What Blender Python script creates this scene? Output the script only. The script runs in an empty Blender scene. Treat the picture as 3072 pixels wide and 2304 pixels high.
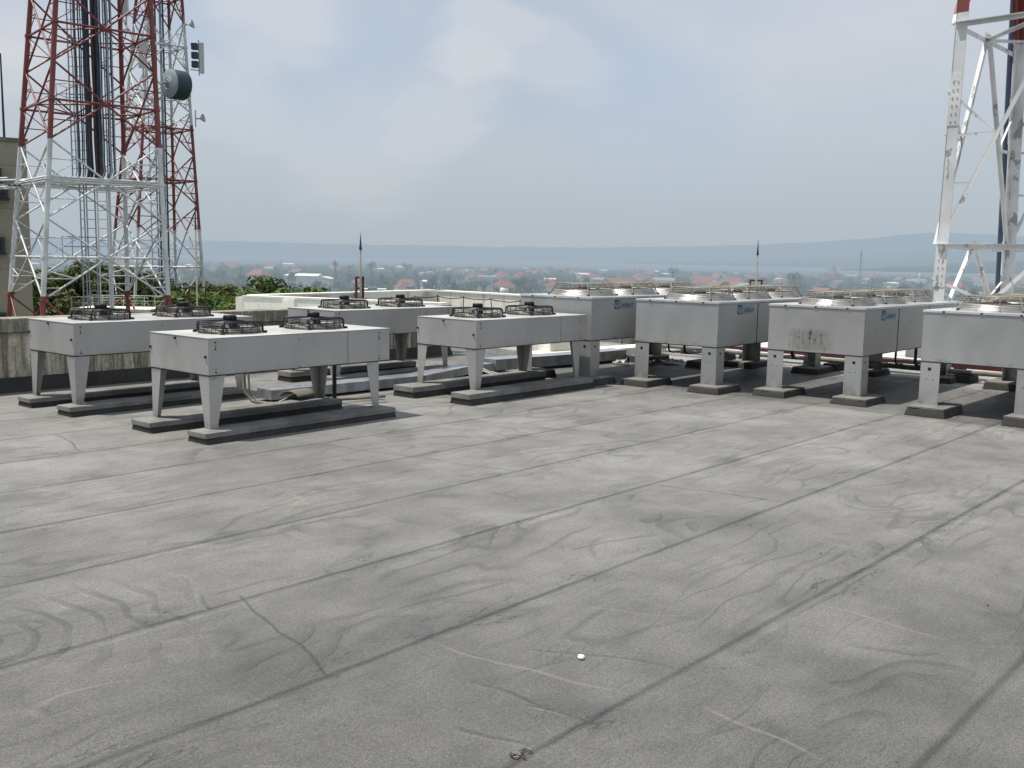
import bpy, bmesh, math, random
from mathutils import Vector, Matrix, noise as mnoise
R = math.radians
rng = random.Random(11)
scene = bpy.context.scene
COL = scene.collection

# ------------------------------------------------------------------ helpers
class MB:
    """collects shapes, builds ONE mesh object"""
    def __init__(s): s.v = []; s.f = []; s.m = []; s.sm = []
    def add(s, vs, fs, mi=0, smooth=False, mat=None):
        b = len(s.v)
        for p in vs:
            p = Vector(p)
            s.v.append(mat @ p if mat is not None else p)
        for f in fs:
            s.f.append([b + i for i in f]); s.m.append(mi); s.sm.append(smooth)
        return s
    def box(s, a, b, mi=0, mat=None, taper=0.0):
        x0, y0, z0 = a; x1, y1, z1 = b; t = taper
        vs = [(x0-t, y0-t, z0), (x1+t, y0-t, z0), (x1+t, y1+t, z0), (x0-t, y1+t, z0), (x0, y0, z1), (x1, y0, z1), (x1, y1, z1), (x0, y1, z1)]
        fs = [(0,3,2,1), (4,5,6,7), (0,1,5,4), (1,2,6,5), (2,3,7,6), (3,0,4,7)]
        return s.add(vs, fs, mi, False, mat)
    def tube(s, p, q, r, r2=None, n=6, mi=0, cap=True, smooth=True, mat=None):
        p = Vector(p); q = Vector(q); r2 = r if r2 is None else r2
        d = q - p
        if d.length < 1e-6: return s
        d.normalize(); a = d.orthogonal().normalized(); b = d.cross(a)
        vs = []
        for c, rr in ((p, r), (q, r2)):
            for i in range(n):
                t = 2*math.pi*(i+.5)/n
                vs.append(c + (a*math.cos(t) + b*math.sin(t))*rr)
        fs = [(i, (i+1) % n, n+(i+1) % n, n+i) for i in range(n)]
        s.add(vs, fs, mi, smooth, mat)
        if cap: s.add(vs, [tuple(range(n))[::-1], tuple(range(n, 2*n))], mi, False, mat)
        return s
    def path(s, pts, r, n=6, mi=0, mat=None, closed=False):
        pts = [Vector(p) for p in pts]; N = len(pts); vs = []; fs = []
        up = None
        for i, p in enumerate(pts):
            if closed: d = pts[(i+1) % N] - pts[i-1]
            else: d = pts[min(i+1, N-1)] - pts[max(i-1, 0)]
            d.normalize()
            a = d.orthogonal().normalized() if up is None else (up - d*up.dot(d)).normalized()
            up = a; b = d.cross(a)
            for k in range(n):
                t = 2*math.pi*k/n
                vs.append(p + (a*math.cos(t) + b*math.sin(t))*r)
        M = N if closed else N-1
        for i in range(M):
            j = (i+1) % N
            for k in range(n): fs.append((i*n+k, i*n+(k+1) % n, j*n+(k+1) % n, j*n+k))
        if not closed: fs += [tuple(range(n))[::-1], tuple((N-1)*n+k for k in range(n))]
        return s.add(vs, fs, mi, True, mat)
    def ring(s, c, R_, r, n=32, k=4, mi=0, mat=None):
        c = Vector(c)
        return s.path([c + Vector((R_*math.cos(2*math.pi*i/n), R_*math.sin(2*math.pi*i/n), 0)) for i in range(n)], r, k, mi, mat, True)
    def lathe(s, prof, c=(0,0,0), n=32, mi=0, mat=None, smooth=True):
        vs = []; fs = []; c = Vector(c)
        for r, z in prof:
            for i in range(n):
                t = 2*math.pi*i/n; vs.append(c + Vector((r*math.cos(t), r*math.sin(t), z)))
        for j in range(len(prof)-1):
            for i in range(n): fs.append((j*n+i, j*n+(i+1) % n, (j+1)*n+(i+1) % n, (j+1)*n+i))
        return s.add(vs, fs, mi, smooth, mat)
    def prism(s, poly, z0, z1, mi=0, mat=None):
        n = len(poly)
        vs = [(x, y, z0) for x, y in poly] + [(x, y, z1) for x, y in poly]
        fs = [tuple(range(n))[::-1], tuple(range(n, 2*n))] + [(i, (i+1) % n, n+(i+1) % n, n+i) for i in range(n)]
        return s.add(vs, fs, mi, False, mat)
    def build(s, name, mats, parent=None, bevel=0.0):
        me = bpy.data.meshes.new(name)
        me.from_pydata([tuple(p) for p in s.v], [], s.f)
        if not isinstance(mats, (list, tuple)): mats = [mats]
        for m in mats: me.materials.append(m)
        me.polygons.foreach_set('material_index', s.m)
        me.polygons.foreach_set('use_smooth', s.sm)
        me.update()
        o = bpy.data.objects.new(name, me); COL.objects.link(o)
        if parent is not None: o.parent = parent
        if bevel:
            b = o.modifiers.new('bevel', 'BEVEL'); b.width = bevel; b.segments = 2; b.limit_method = 'ANGLE'
        return o
def tag(o, label=None, cat=None, group=None, kind=None):
    if label: o['label'] = label
    if cat: o['category'] = cat
    if group: o['group'] = group
    if kind: o['kind'] = kind
    return o
def empty(name, loc, rz=0, label=None, cat=None, group=None):
    o = bpy.data.objects.new(name, None); COL.objects.link(o)
    o.location = loc; o.rotation_euler = (0, 0, rz); o.empty_display_size = .2
    return tag(o, label, cat, group)
def copy_tree(o, parent=None):
    c = o.copy(); COL.objects.link(c)
    if parent is not None: c.parent = parent
    for ch in list(o.children): copy_tree(ch, c)
    return c
def find_child(root, name):
    return [c for c in root.children if c.name.split('.')[0] == name]

# ------------------------------------------------------------------ node helpers
HAZE = (.365, .448, .522)
class NT:
    def __init__(s, name):
        s.mat = bpy.data.materials.new(name); s.mat.use_nodes = True
        s.t = s.mat.node_tree; s.t.nodes.clear()
    def n(s, typ, **kw):
        nd = s.t.nodes.new(typ)
        for k, v in kw.items():
            if k in nd.bl_rna.properties and not k.startswith('i_'): setattr(nd, k, v)
        return nd
    def link(s, a, b): s.t.links.new(a, b)
    def put(s, sock, v):
        if isinstance(v, bpy.types.NodeSocket): s.link(v, sock)
        elif isinstance(v, (tuple, list)) and len(v) == 3 and sock.type == 'RGBA': sock.default_value = (*v, 1)
        else: sock.default_value = v
    def math(s, op, a, b=0.0, c=0.0, clamp=False):
        m = s.t.nodes.new('ShaderNodeMath'); m.operation = op; m.use_clamp = clamp
        s.put(m.inputs[0], a); s.put(m.inputs[1], b); s.put(m.inputs[2], c); return m.outputs[0]
    def vmath(s, op, a, b=(0,0,0), sc=None):
        m = s.t.nodes.new('ShaderNodeVectorMath'); m.operation = op
        s.put(m.inputs[0], a); s.put(m.inputs[1], b)
        if sc is not None: s.put(m.inputs['Scale'], sc)
        return m.outputs['Value'] if op in ('LENGTH', 'DOT_PRODUCT', 'DISTANCE') else m.outputs[0]
    def noise(s, vec, scale, detail=2.0, rough=.5, dist=0.0):
        m = s.t.nodes.new('ShaderNodeTexNoise'); s.put(m.inputs['Vector'], vec)
        m.inputs['Scale'].default_value = scale; m.inputs['Detail'].default_value = detail
        m.inputs['Roughness'].default_value = rough; m.inputs['Distortion'].default_value = dist
        return m.outputs['Fac']
    def noisec(s, vec, scale, detail=2.0):
        m = s.t.nodes.new('ShaderNodeTexNoise'); s.put(m.inputs['Vector'], vec)
        m.inputs['Scale'].default_value = scale; m.inputs['Detail'].default_value = detail
        return m.outputs['Color']
    def ramp(s, fac, a, b, lo=0.0, hi=1.0, smooth=True):
        m = s.t.nodes.new('ShaderNodeMapRange'); m.interpolation_type = 'SMOOTHSTEP' if smooth else 'LINEAR'
        s.put(m.inputs[0], fac); m.inputs[1].default_value = a; m.inputs[2].default_value = b
        m.inputs[3].default_value = lo; m.inputs[4].default_value = hi; return m.outputs[0]
    def mix(s, f, a, b, mode='MIX'):
        m = s.t.nodes.new('ShaderNodeMix'); m.data_type = 'RGBA'; m.blend_type = mode
        s.put(m.inputs[0], f); s.put(m.inputs[6], a); s.put(m.inputs[7], b); return m.outputs[2]
    def coords(s, which='Object'):
        return s.t.nodes.new('ShaderNodeTexCoord').outputs[which]
    def pos(s): return s.t.nodes.new('ShaderNodeNewGeometry').outputs['Position']
    def map(s, vec, scale=(1,1,1), rot=(0,0,0), loc=(0,0,0)):
        m = s.t.nodes.new('ShaderNodeMapping'); s.put(m.inputs[0], vec)
        m.inputs['Scale'].default_value = scale; m.inputs['Rotation'].default_value = rot; m.inputs['Location'].default_value = loc
        return m.outputs[0]
    def xyz(s, vec):
        m = s.t.nodes.new('ShaderNodeSeparateXYZ'); s.put(m.inputs[0], vec); return m.outputs
    def bump(s, h, strength=.3, dist=.02):
        m = s.t.nodes.new('ShaderNodeBump'); s.put(m.inputs['Height'], h)
        m.inputs['Strength'].default_value = strength; m.inputs['Distance'].default_value = dist; return m.outputs[0]
    def out(s, col, rough=.7, metal=0.0, spec=.4, normal=None, haze=None, trans=0.0):
        p = s.t.nodes.new('ShaderNodeBsdfPrincipled')
        s.put(p.inputs['Base Color'], col); s.put(p.inputs['Roughness'], rough); s.put(p.inputs['Metallic'], metal)
        p.inputs['Specular IOR Level'].default_value = spec
        if normal is not None: s.link(normal, p.inputs['Normal'])
        o = s.t.nodes.new('ShaderNodeOutputMaterial'); sh = p.outputs[0]
        if trans:
            tr = s.t.nodes.new('ShaderNodeBsdfTranslucent'); s.put(tr.inputs[0], col)
            mx = s.t.nodes.new('ShaderNodeMixShader'); mx.inputs[0].default_value = trans
            s.link(sh, mx.inputs[1]); s.link(tr.outputs[0], mx.inputs[2]); sh = mx.outputs[0]
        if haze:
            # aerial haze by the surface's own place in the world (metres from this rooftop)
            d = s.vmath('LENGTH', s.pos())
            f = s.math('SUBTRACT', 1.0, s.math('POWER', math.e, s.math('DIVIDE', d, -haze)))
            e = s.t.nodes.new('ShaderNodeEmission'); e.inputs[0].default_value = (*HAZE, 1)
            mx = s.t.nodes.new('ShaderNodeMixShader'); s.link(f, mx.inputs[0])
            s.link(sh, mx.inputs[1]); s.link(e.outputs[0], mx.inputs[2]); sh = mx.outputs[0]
        s.link(sh, o.inputs[0]); return s.mat

def plain(name, col, rough=.7, metal=0.0, var=.15, scale=6.0, spec=.4, haze=None, bump=0.0, trans=0.0):
    t = NT(name); c = t.coords()
    n = t.noise(c, scale, 4.0, .6)
    f = t.ramp(n, .25, .75, 1-var, 1+var, False)
    cc = t.vmath('SCALE', col, sc=f)
    nrm = t.bump(n, bump, .01) if bump else None
    return t.out(cc, rough, metal, spec, nrm, haze, trans)

# ------------------------------------------------------------------ materials
SEAM0 = 2.032
def mat_roof():
    t = NT('roof_membrane'); P = t.coords()
    w1 = t.vmath('SUBTRACT', t.noisec(P, 1.15, 2.0), (.5, .5, .5))
    mk = t.xyz(t.noisec(t.map(P, loc=(4, 7, 2)), .72, 2.0))          # three independent patch masks
    fine = t.noise(P, 5.0, 3.0, .6)
    Pw = t.vmath('ADD', P, t.vmath('SCALE', w1, sc=.10)); Pg = t.vmath('ADD', P, t.vmath('SCALE', w1, sc=.34))
    vv = t.math('ADD', t.math('SUBTRACT', t.xyz(t.vmath('ADD', P, t.vmath('SCALE', w1, sc=.022)))[1], SEAM0), t.math('MULTIPLY', t.math('SUBTRACT', fine, .5), .016))
    fr = t.math('SUBTRACT', t.math('FRACT', t.math('ADD', vv, .5)), .5)
    ad = t.math('ABSOLUTE', fr)
    pat = t.noise(P, 1.7, 2.0)
    crk = t.math('MULTIPLY', t.ramp(t.math('ABSOLUTE', t.math('ADD', fr, t.math('MULTIPLY', t.math('SUBTRACT', fine, .5), .05))), .009, .002), t.ramp(mk[0], .42, .55))
    seam = t.math('MULTIPLY', t.ramp(ad, .028, .002), t.ramp(pat, .25, .6, .75, 1.0))
    seamsoft = t.math('MULTIPLY', t.ramp(ad, .17, .0), t.ramp(pat, .35, .7))
    hi = t.math('MULTIPLY', t.ramp(t.math('ABSOLUTE', t.math('SUBTRACT', fr, -.055)), .028, .005), t.ramp(mk[1], .45, .62))  # painted highlight along one side of the seams
    strip = t.t.nodes.new('ShaderNodeTexWhiteNoise'); strip.noise_dimensions = '1D'
    t.link(t.math('FLOOR', t.math('ADD', vv, .5)), strip.inputs['W'])
    xw = t.xyz(t.vmath('ADD', P, t.vmath('SCALE', w1, sc=.26)))
    def lines(segs, width, fade=True):
        best = None
        for (u0, v0, u1, v1) in segs:
            ex, ey = u1-u0, v1-v0; L = math.hypot(ex, ey); ex /= L; ey /= L
            du = t.math('SUBTRACT', xw[0], u0); dv = t.math('SUBTRACT', xw[1], v0)
            al = t.math('MULTIPLY_ADD', du, ex, t.math('MULTIPLY', dv, ey))
            ac = t.math('ABSOLUTE', t.math('SUBTRACT', t.math('MULTIPLY', du, ey), t.math('MULTIPLY', dv, ex)))
            lo, hi_ = (.15*L, .8*L) if fade else (.02, L-.02)
            k = t.math('MULTIPLY', t.math('MULTIPLY', t.ramp(al, 0.0, lo, 0, 1, False), t.ramp(al, L, hi_, 0, 1, False)), t.ramp(ac, width, 0.0))
            best = k if best is None else t.math('MAXIMUM', best, k)
        return best
    laps = lines(LAPS, .016, False)
    # wrinkles in the felt: soft creases broken into pieces
    def crease(rot, sx, sy, loc, scale, width, m, mlo, mhi):
        n = t.noise(t.map(Pg, (sx, sy, 1), (0, 0, R(rot)), loc), scale, 1.0, .45, .25)
        return t.math('MULTIPLY', t.ramp(t.math('ABSOLUTE', t.math('SUBTRACT', n, .5)), width, 0.0), t.ramp(m, mlo, mhi)), n
    c1, n1 = crease(-16, .75, 1.9, (0, 0, 0), 1.35, .052, mk[0], .49, .64)
    c2, n2 = crease(34, .6, 2.0, (7, 3, 0), 1.45, .046, mk[1], .51, .64)
    c3, n3 = crease(4, .35, 2.6, (17, 9, 0), 2.0, .040, mk[2], .45, .62)
    wr = t.math('MAXIMUM', t.math('MAXIMUM', c1, c2), t.math('MULTIPLY', c3, .8))
    # nested ruckles where the felt has slumped
    cn = t.noise(t.map(Pg, (.60, 1.05, 1), (0, 0, R(-10)), (11, 4, 0)), 1.05, 1.5, .45, .35)
    cf = t.math('FRACT', t.math('MULTIPLY', cn, 12.0))
    ruck = t.math('MULTIPLY', t.ramp(cf, .35, .95), t.ramp(cf, 1.0, .95))
    ruck = t.math('MULTIPLY', ruck, t.math('MULTIPLY', t.ramp(mk[2], .52, .42), t.ramp(pat, .46, .60)))
    d = t.vmath('DISTANCE', t.vmath('MULTIPLY', Pg, (1, .75, 0)), (1.45, 3.35, 0))
    arc = t.ramp(t.math('SINE', t.math('MULTIPLY_ADD', d, 42.0, t.math('MULTIPLY', n1, 5.0))), .2, 1.0)
    arc = t.math('MULTIPLY', t.math('MULTIPLY', arc, t.ramp(t.vmath('DISTANCE', Pg, (1.95, 4.22, 0)), .85, .35)), t.ramp(pat, .36, .56))
    wr = t.math('MAXIMUM', wr, t.math('MAXIMUM', ruck, arc))
    wr = t.math('MAXIMUM', wr, lines(CREASES, .028))
    core = t.ramp(wr, .55, 1.0)
    crack = t.math('MULTIPLY', t.ramp(t.math('ABSOLUTE', t.math('SUBTRACT', t.noise(t.map(Pw, (.8, 2.2, 1), (0, 0, R(6)), (3, 3, 0)), 2.4, 4.0, .6, .4), .5)), .012, .002), t.math('MULTIPLY', t.ramp(ad, .24, .10), t.ramp(pat, .46, .58)))
    streak = t.ramp(t.noise(t.map(Pw, (1.0, 8.0, 1), (0, 0, R(9))), 1.9, 3.0, .6), .56, .74)
    grain = t.noise(P, 150.0, 1.0, .7); grain2 = t.noise(P, 55.0, 2.0, .7)
    blot = t.noise(Pw, .5, 3.0, .6); blot2 = t.noise(t.map(P, loc=(3, 8, 0)), 2.0, 4.0, .68)
    val = t.math('MULTIPLY', t.ramp(blot, .3, .7, .82, 1.16), t.ramp(blot2, .28, .72, .80, 1.17))
    val = t.math('MULTIPLY', val, t.ramp(grain, .28, .72, .58, 1.46, False))
    val = t.math('MULTIPLY', val, t.ramp(grain2, .28, .72, .78, 1.24, False))
    val = t.math('MULTIPLY', val, t.math('MULTIPLY_ADD', strip.outputs[0], .08, .96))
    def dim(v, m, k): return t.math('MULTIPLY', v, t.math('MULTIPLY_ADD', m, -k, 1.0))
    val = dim(val, wr, .17); val = dim(val, core, .10); val = dim(val, crack, .45); val = dim(val, streak, .17); val = dim(val, seamsoft, .15)
    val = dim(val, t.math('MAXIMUM', t.math('MAXIMUM', t.math('MULTIPLY', seam, .78), crk), t.math('MULTIPLY', laps, .85)), .55)
    val = dim(val, hi, -.25)
    # light and shade painted into the felt tone, by distance and around the large units
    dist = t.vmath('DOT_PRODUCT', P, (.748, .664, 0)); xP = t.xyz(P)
    val = t.math('MULTIPLY', val, t.ramp(dist, 2.5, 9.0, .74, 1.24))  # sheen further off and lens falloff close by, painted as a tone ramp
    val = t.math('MULTIPLY', val, t.ramp(t.math('MULTIPLY_ADD', fine, .25, xP[0]), 11.1, 11.25, 1.0, .66))  # darker membrane zone, also painted to deepen the shade under the large units
    val = t.math('MULTIPLY', val, t.ramp(t.math('MULTIPLY_ADD', fine, .5, xP[0]), 14.3, 15.0, 1.0, 2.3))  # painted brightness of the sunlit floor behind them
    yn = t.noise(t.map(Pg, (1, 1, 1), (0, 0, R(-30)), (31, 2, 0)), .62, 2.0, .5, .3)
    yel = t.math('MAXIMUM', lines(PALE, .016), t.math('MULTIPLY', t.ramp(t.math('ABSOLUTE', t.math('SUBTRACT', yn, .5)), .006, .0), t.ramp(mk[1], .53, .66)))
    col = t.vmath('SCALE', (.161, .157, .147), sc=val)
    col = t.mix(t.math('MULTIPLY', yel, .26), col, (.34, .31, .22))
    h = t.math('MULTIPLY_ADD', wr, .8, t.math('MULTIPLY', n1, .8))
    h = t.math('MULTIPLY_ADD', t.math('ADD', n2, blot2), .5, h)
    h = t.math('MULTIPLY_ADD', seam, -.4, h)
    h = t.math('MULTIPLY_ADD', t.ramp(fr, -.02, .02), .35, h)
    rip = t.noise(t.map(Pg, (1.0, 2.6, 1), (0, 0, R(12)), (5, 1, 0)), 6.5, 2.0, .6, .4)
    h = t.math('MULTIPLY_ADD', rip, .34, h)
    h = t.math('MULTIPLY_ADD', grain2, .15, h)
    return t.out(col, .58, 0.0, .5, t.bump(h, .42, .022))
CREASES = [(3.10, 2.70, 3.34, 2.06), (2.69, 2.66, 2.75, 1.95), (2.36, 2.36, 2.48, 2.0), (2.50, 4.20, 3.05, 4.165), (2.0, 4.07, 2.43, 4.03), (2.52, 4.26, 2.42, 4.0), (3.0, 3.4, 3.9, 3.25), (4.3, 3.4, 5.1, 3.2)]
PALE = [(2.86, 3.0, 3.04, 2.03), (3.16, 1.80, 3.08, 1.22), (4.54, 2.0, 4.52, 1.3), (5.64, 2.52, 5.60, 2.26), (5.73, 3.78, 5.67, 3.1), (8.4, 6.5, 8.9, 5.3), (4.0, 5.5, 3.7, 5.2)]
LAPS = [(5.3, 7.08, 5.75, 4.98), (2.66, 4.1, 2.3, 3.08), (6.2, 4.03, 6.35, 3.03), (9.3, 6.0, 9.45, 5.05), (3.9, 9.0, 3.7, 8.1)]

def mat_metal(name, base=(.435, .43, .415), metal=.3, rough=.42, streak=.0):
    t = NT(name); P = t.coords()
    n = t.noise(P, 1.3, 3.0, .6); g = t.noise(t.map(P, (5, 5, .9)), 2.0, 3.0, .6)
    fl = t.noise(P, 60.0, 2.0, .6)
    f = t.math('MULTIPLY', t.math('MULTIPLY', t.ramp(n, .3, .7, .90, 1.08), t.ramp(g, .3, .7, .98, 1.02)), t.ramp(fl, .3, .7, .95, 1.05))
    col = t.vmath('SCALE', base, sc=f)
    z = t.xyz(P)[2]
    d = t.math('MULTIPLY', t.ramp(g, .56, .72), t.ramp(n, .45, .65))
    col = t.mix(t.math('MULTIPLY', d, .18), col, (.25, .24, .22))
    oi = t.t.nodes.new('ShaderNodeObjectInfo')
    col = t.vmath('SCALE', col, sc=t.ramp(oi.outputs['Random'], 0, 1, .94, 1.06, False))
    g2 = t.noise(t.vmath('ADD', P, t.vmath('SCALE', (3.1, 5.7, 2.3), sc=oi.outputs['Random'])), 7.0, 5.0, .65)
    foot = t.math('MULTIPLY', t.ramp(z, .30, .07), t.ramp(g2, .40, .62))
    col = t.mix(t.math('MULTIPLY', foot, .55), col, (.15, .125, .085))
    edge = t.math('MULTIPLY', t.ramp(t.math('ABSOLUTE', t.math('SUBTRACT', z, .595)), .05, .0), t.ramp(g2, .46, .64))
    col = t.mix(t.math('MULTIPLY', edge, .45), col, (.12, .10, .08))
    rn = t.ramp(t.noise(t.map(P, (26, 26, 1.6)), 2.0, 4.0, .65), .63, .72)
    col = t.mix(t.math('MULTIPLY', t.math('MULTIPLY', rn, t.ramp(n, .46, .6)), .35), col, (.17, .155, .13))
    rr = t.ramp(n, .3, .7, rough-.07, rough+.1)
    return t.out(col, rr, metal, .5, t.bump(t.noise(P, 5.0, 2.0), .06, .02))
def mat_stain_metal():
    t = NT('stained_casing'); P = t.coords(); x = t.xyz(P)
    n = t.noise(P, 1.3, 3.0, .6); g = t.noise(t.map(P, (14, 14, 1.0)), 3.0, 4.0, .6)
    col = t.vmath('SCALE', (.39, .388, .375), sc=t.ramp(n, .3, .7, .90, 1.08))
    yb = t.math('MULTIPLY', t.ramp(x[1], .30, .55), t.ramp(x[1], 1.0, .85))
    zb = t.math('MULTIPLY', t.ramp(x[2], .58, .64), t.ramp(x[2], .90, .82))
    near = t.ramp(x[0], .06, .02)
    m = t.math('MULTIPLY', t.math('MULTIPLY', yb, zb), near)
    soft = t.math('MULTIPLY', m, t.ramp(g, .35, .65, .15, .5))
    col = t.mix(soft, col, (.12, .11, .09))
    s2 = t.noise(t.map(P, (10, 10, 3.6), loc=(0, .4, .2)), 2.0, 5.0, .72)
    col = t.mix(t.math('MULTIPLY', m, t.ramp(s2, .56, .63)), col, (.03, .03, .03))
    return t.out(col, t.ramp(n, .3, .7, .36, .5), .35, .5)
def mat_plinth(name, base, dark=False):
    t = NT(name); P = t.coords()
    n = t.noise(P, 4.0, 5.0, .65); n2 = t.noise(P, 45.0, 3.0, .7); n3 = t.noise(P, 1.4, 3.0)
    f = t.math('MULTIPLY', t.ramp(n, .25, .75, .72, 1.2), t.ramp(n2, .3, .7, .86, 1.12))
    col = t.vmath('SCALE', base, sc=f)
    col = t.mix(t.math('MULTIPLY', t.ramp(n3, .5, .66), .5), col, tuple(c*.45 for c in base))
    return t.out(col, .85, 0, .3, t.bump(t.math('ADD', n, t.math('MULTIPLY', n2, .3)), .5, .015))
def mat_stained_wall():
    t = NT('stained_plaster'); P = t.coords(); x = t.xyz(P)
    big = t.noise(t.map(P, (1.6, 1.6, .5)), 1.4, 5.0, .65)
    str_ = t.noise(t.map(P, (7.0, 7.0, .55)), 1.6, 5.0, .7, .4)
    fine = t.noise(P, 22.0, 4.0, .7)
    col = t.mix(t.ramp(str_, .36, .62), (.70, .675, .57), (.20, .18, .125))
    col = t.mix(t.math('MULTIPLY', t.ramp(big, .48, .60), .8), col, (.095, .088, .06))
    rust = t.math('MULTIPLY', t.ramp(t.noise(t.map(P, (2.2, 2.2, .5), loc=(4, 0, 0)), 1.5, 3.0), .58, .68), .45)
    col = t.mix(rust, col, (.26, .17, .055))
    top = t.math('MULTIPLY', t.ramp(x[2], .60, .70), .55)
    col = t.mix(top, col, (.20, .185, .15))
    col = t.vmath('SCALE', col, sc=t.ramp(fine, .3, .7, .78, 1.16))
    return t.out(col, .9, 0, .2, t.bump(t.math('ADD', fine, str_), .4, .01))
def mat_cream_wall(name='cream_plaster', dirt=.10, base=(.93, .92, .84)):
    t = NT(name); P = t.coords()
    s1 = t.noise(t.map(P, (6, 6, .5)), 1.5, 5.0, .65); b = t.noise(P, 1.1, 4.0, .6); f = t.noise(P, 25, 3.0, .6)
    col = t.mix(t.math('MULTIPLY', t.ramp(s1, .52, .72), dirt), base, (.16, .15, .12))
    col = t.mix(t.math('MULTIPLY', t.ramp(b, .5, .68), dirt), col, (.22, .20, .16))
    col = t.vmath('SCALE', col, sc=t.ramp(f, .3, .7, .93, 1.06))
    return t.out(col, .85, 0, .25, t.bump(f, .2, .01))
def mat_tower(name, bands, zmin, zmax, peel=.35):
    """paint bands by height: list of (z, 'r'|'w') starts"""
    t = NT(name); P = t.coords(); z = t.xyz(P)[2]
    cr = t.t.nodes.new('ShaderNodeValToRGB'); cr.color_ramp.interpolation = 'CONSTANT'
    t.link(t.ramp(z, zmin, zmax, 0, 1, False), cr.inputs[0])
    el = cr.color_ramp.elements
    cols = {'r': (.20, .048, .041, 1), 'w': (.62, .63, .63, 1)}
    el[0].position = 0; el[0].color = cols[bands[0][1]]
    el[1].position = (bands[1][0]-zmin)/(zmax-zmin); el[1].color = cols[bands[1][1]]
    for zz, c in bands[2:]:
        e = el.new((zz-zmin)/(zmax-zmin)); e.color = cols[c]
    n = t.noise(t.map(P, (1, 1, .45)), 5.0, 4.0, .6); n2 = t.noise(P, 1.2, 2.0)
    col = t.vmath('SCALE', cr.outputs[0], sc=t.ramp(n2, .3, .7, .82, 1.1))
    col = t.mix(t.math('MULTIPLY', t.ramp(n, .60, .625), peel), col, (.085, .095, .11))
    return t.out(col, .45, 0, .5)
def mat_leaf(name, a, b, haze=None):
    t = NT(name)
    P = t.pos()
    n = t.noise(P, .9 if not haze else .12, 3.0, .6)
    n2 = t.noise(P, 6.0 if not haze else .6, 2.0)
    f = t.math('ADD', t.math('MULTIPLY', n, .7), t.math('MULTIPLY', n2, .3))
    col = t.mix(t.ramp(f, .35, .65), a, b)
    return t.out(col, .6, 0, .3, None, haze, .3 if not haze else .15)

M = {}
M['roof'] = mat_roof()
M['casing'] = mat_metal('casing_sheet')
M['casing2'] = mat_metal('casing_sheet_large', (.40, .405, .40), .35, .42)
M['stain'] = mat_stain_metal()
M['bright'] = mat_metal('bright_aluminium', (.37, .37, .36), .65, .44)
M['lid'] = mat_metal('casing_top', (.53, .53, .51), .15, .45)  # paler than the sides: sunlight on the top put into the colour
M['trim'] = mat_metal('top_trim', (.70, .70, .69), .5, .32)
M['collar'] = plain('collar_grey', (.20, .195, .175), .55, .3, .12)
M['blade'] = plain('blade_dark', (.05, .05, .05), .5, .2, .2)
M['black'] = plain('black_paint', (.014, .015, .018), .45, 0, .2)
M['rubber'] = plain('rubber', (.02, .02, .02), .8, 0, .2)
M['wire'] = plain('tan_wire', (.25, .225, .18), .6, .3, .25)
M['wiredark'] = plain('dark_wire', (.05, .045, .04), .6, .2, .25)
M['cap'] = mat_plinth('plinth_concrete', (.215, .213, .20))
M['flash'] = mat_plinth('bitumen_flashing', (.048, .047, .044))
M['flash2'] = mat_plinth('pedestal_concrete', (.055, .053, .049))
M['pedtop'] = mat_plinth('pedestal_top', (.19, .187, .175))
M['stained'] = mat_stained_wall()
M['cream'] = mat_cream_wall()
M['creamdirty'] = mat_cream_wall('dirty_plaster', .5, (.76, .74, .66))
M['whitecap'] = mat_cream_wall('white_coping', .12, (.82, .80, .72))
M['duct'] = mat_metal('duct_sheet', (.35, .38, .42), .35, .33)
M['rust'] = plain('rusty_steel', (.085, .042, .028), .8, .1, .35, 12)
M['redpipe'] = plain('red_oxide', (.105, .034, .028), .6, 0, .3, 8)
M['cablew'] = plain('white_cable', (.62, .60, .55), .6)
M['insul'] = plain('pipe_lagging', (.19, .17, .14), .8, 0, .3)
M['copper'] = plain('weathered_pipe', (.30, .26, .20), .5, .3, .3)
M['bluecable'] = plain('blue_black_cable', (.035, .052, .090), .4, 0, .3)
M['steelblue'] = plain('galvanised_steel', (.34, .38, .42), .5, .5, .2)
M['whitesteel'] = plain('white_steel', (.66, .67, .67), .5, 0, .12)
M['drum'] = plain('drum_grey', (.24, .28, .29), .5, 0, .15, 2)
M['drumdark'] = plain('drum_dark', (.035, .055, .075), .5, 0, .15, 2)
M['antenna'] = plain('antenna_grey', (.50, .52, .52), .5, 0, .1)
M['label'] = plain('nameplate_film', (.30, .345, .335), .35, 0, .12)
M['ink'] = plain('blue_ink', (.035, .085, .23), .5, 0, .1)
M['emblem'] = plain('emblem_dark', (.045, .055, .06), .5, 0, .1)
M['emblemw'] = plain('emblem_pale', (.46, .50, .52), .5, 0, .1)
M['stone'] = plain('white_stone', (.72, .71, .68), .8, 0, .15, 40)
M['grit'] = plain('dark_grit', (.05, .048, .045), .9, 0, .3, 40)
M['scrap'] = plain('scrap_sheet', (.52, .47, .38), .7, 0, .3, 9)
M['lw'] = mat_cream_wall('office_wall', .2, (.36, .335, .265))
M['glassdk'] = plain('dark_unit', (.03, .05, .06), .35, 0, .2)
M['bark'] = plain('bark', (.10, .075, .05), .9, 0, .3)
M['leafA'] = mat_leaf('leaves_bright', (.032, .07, .016), (.16, .23, .042))
M['leafB'] = mat_leaf('leaves_olive', (.030, .044, .016), (.105, .115, .030))
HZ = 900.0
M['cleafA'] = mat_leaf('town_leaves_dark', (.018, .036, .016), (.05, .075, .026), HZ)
M['cleafB'] = mat_leaf('town_leaves_light', (.03, .05, .02), (.075, .10, .035), HZ)
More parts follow.
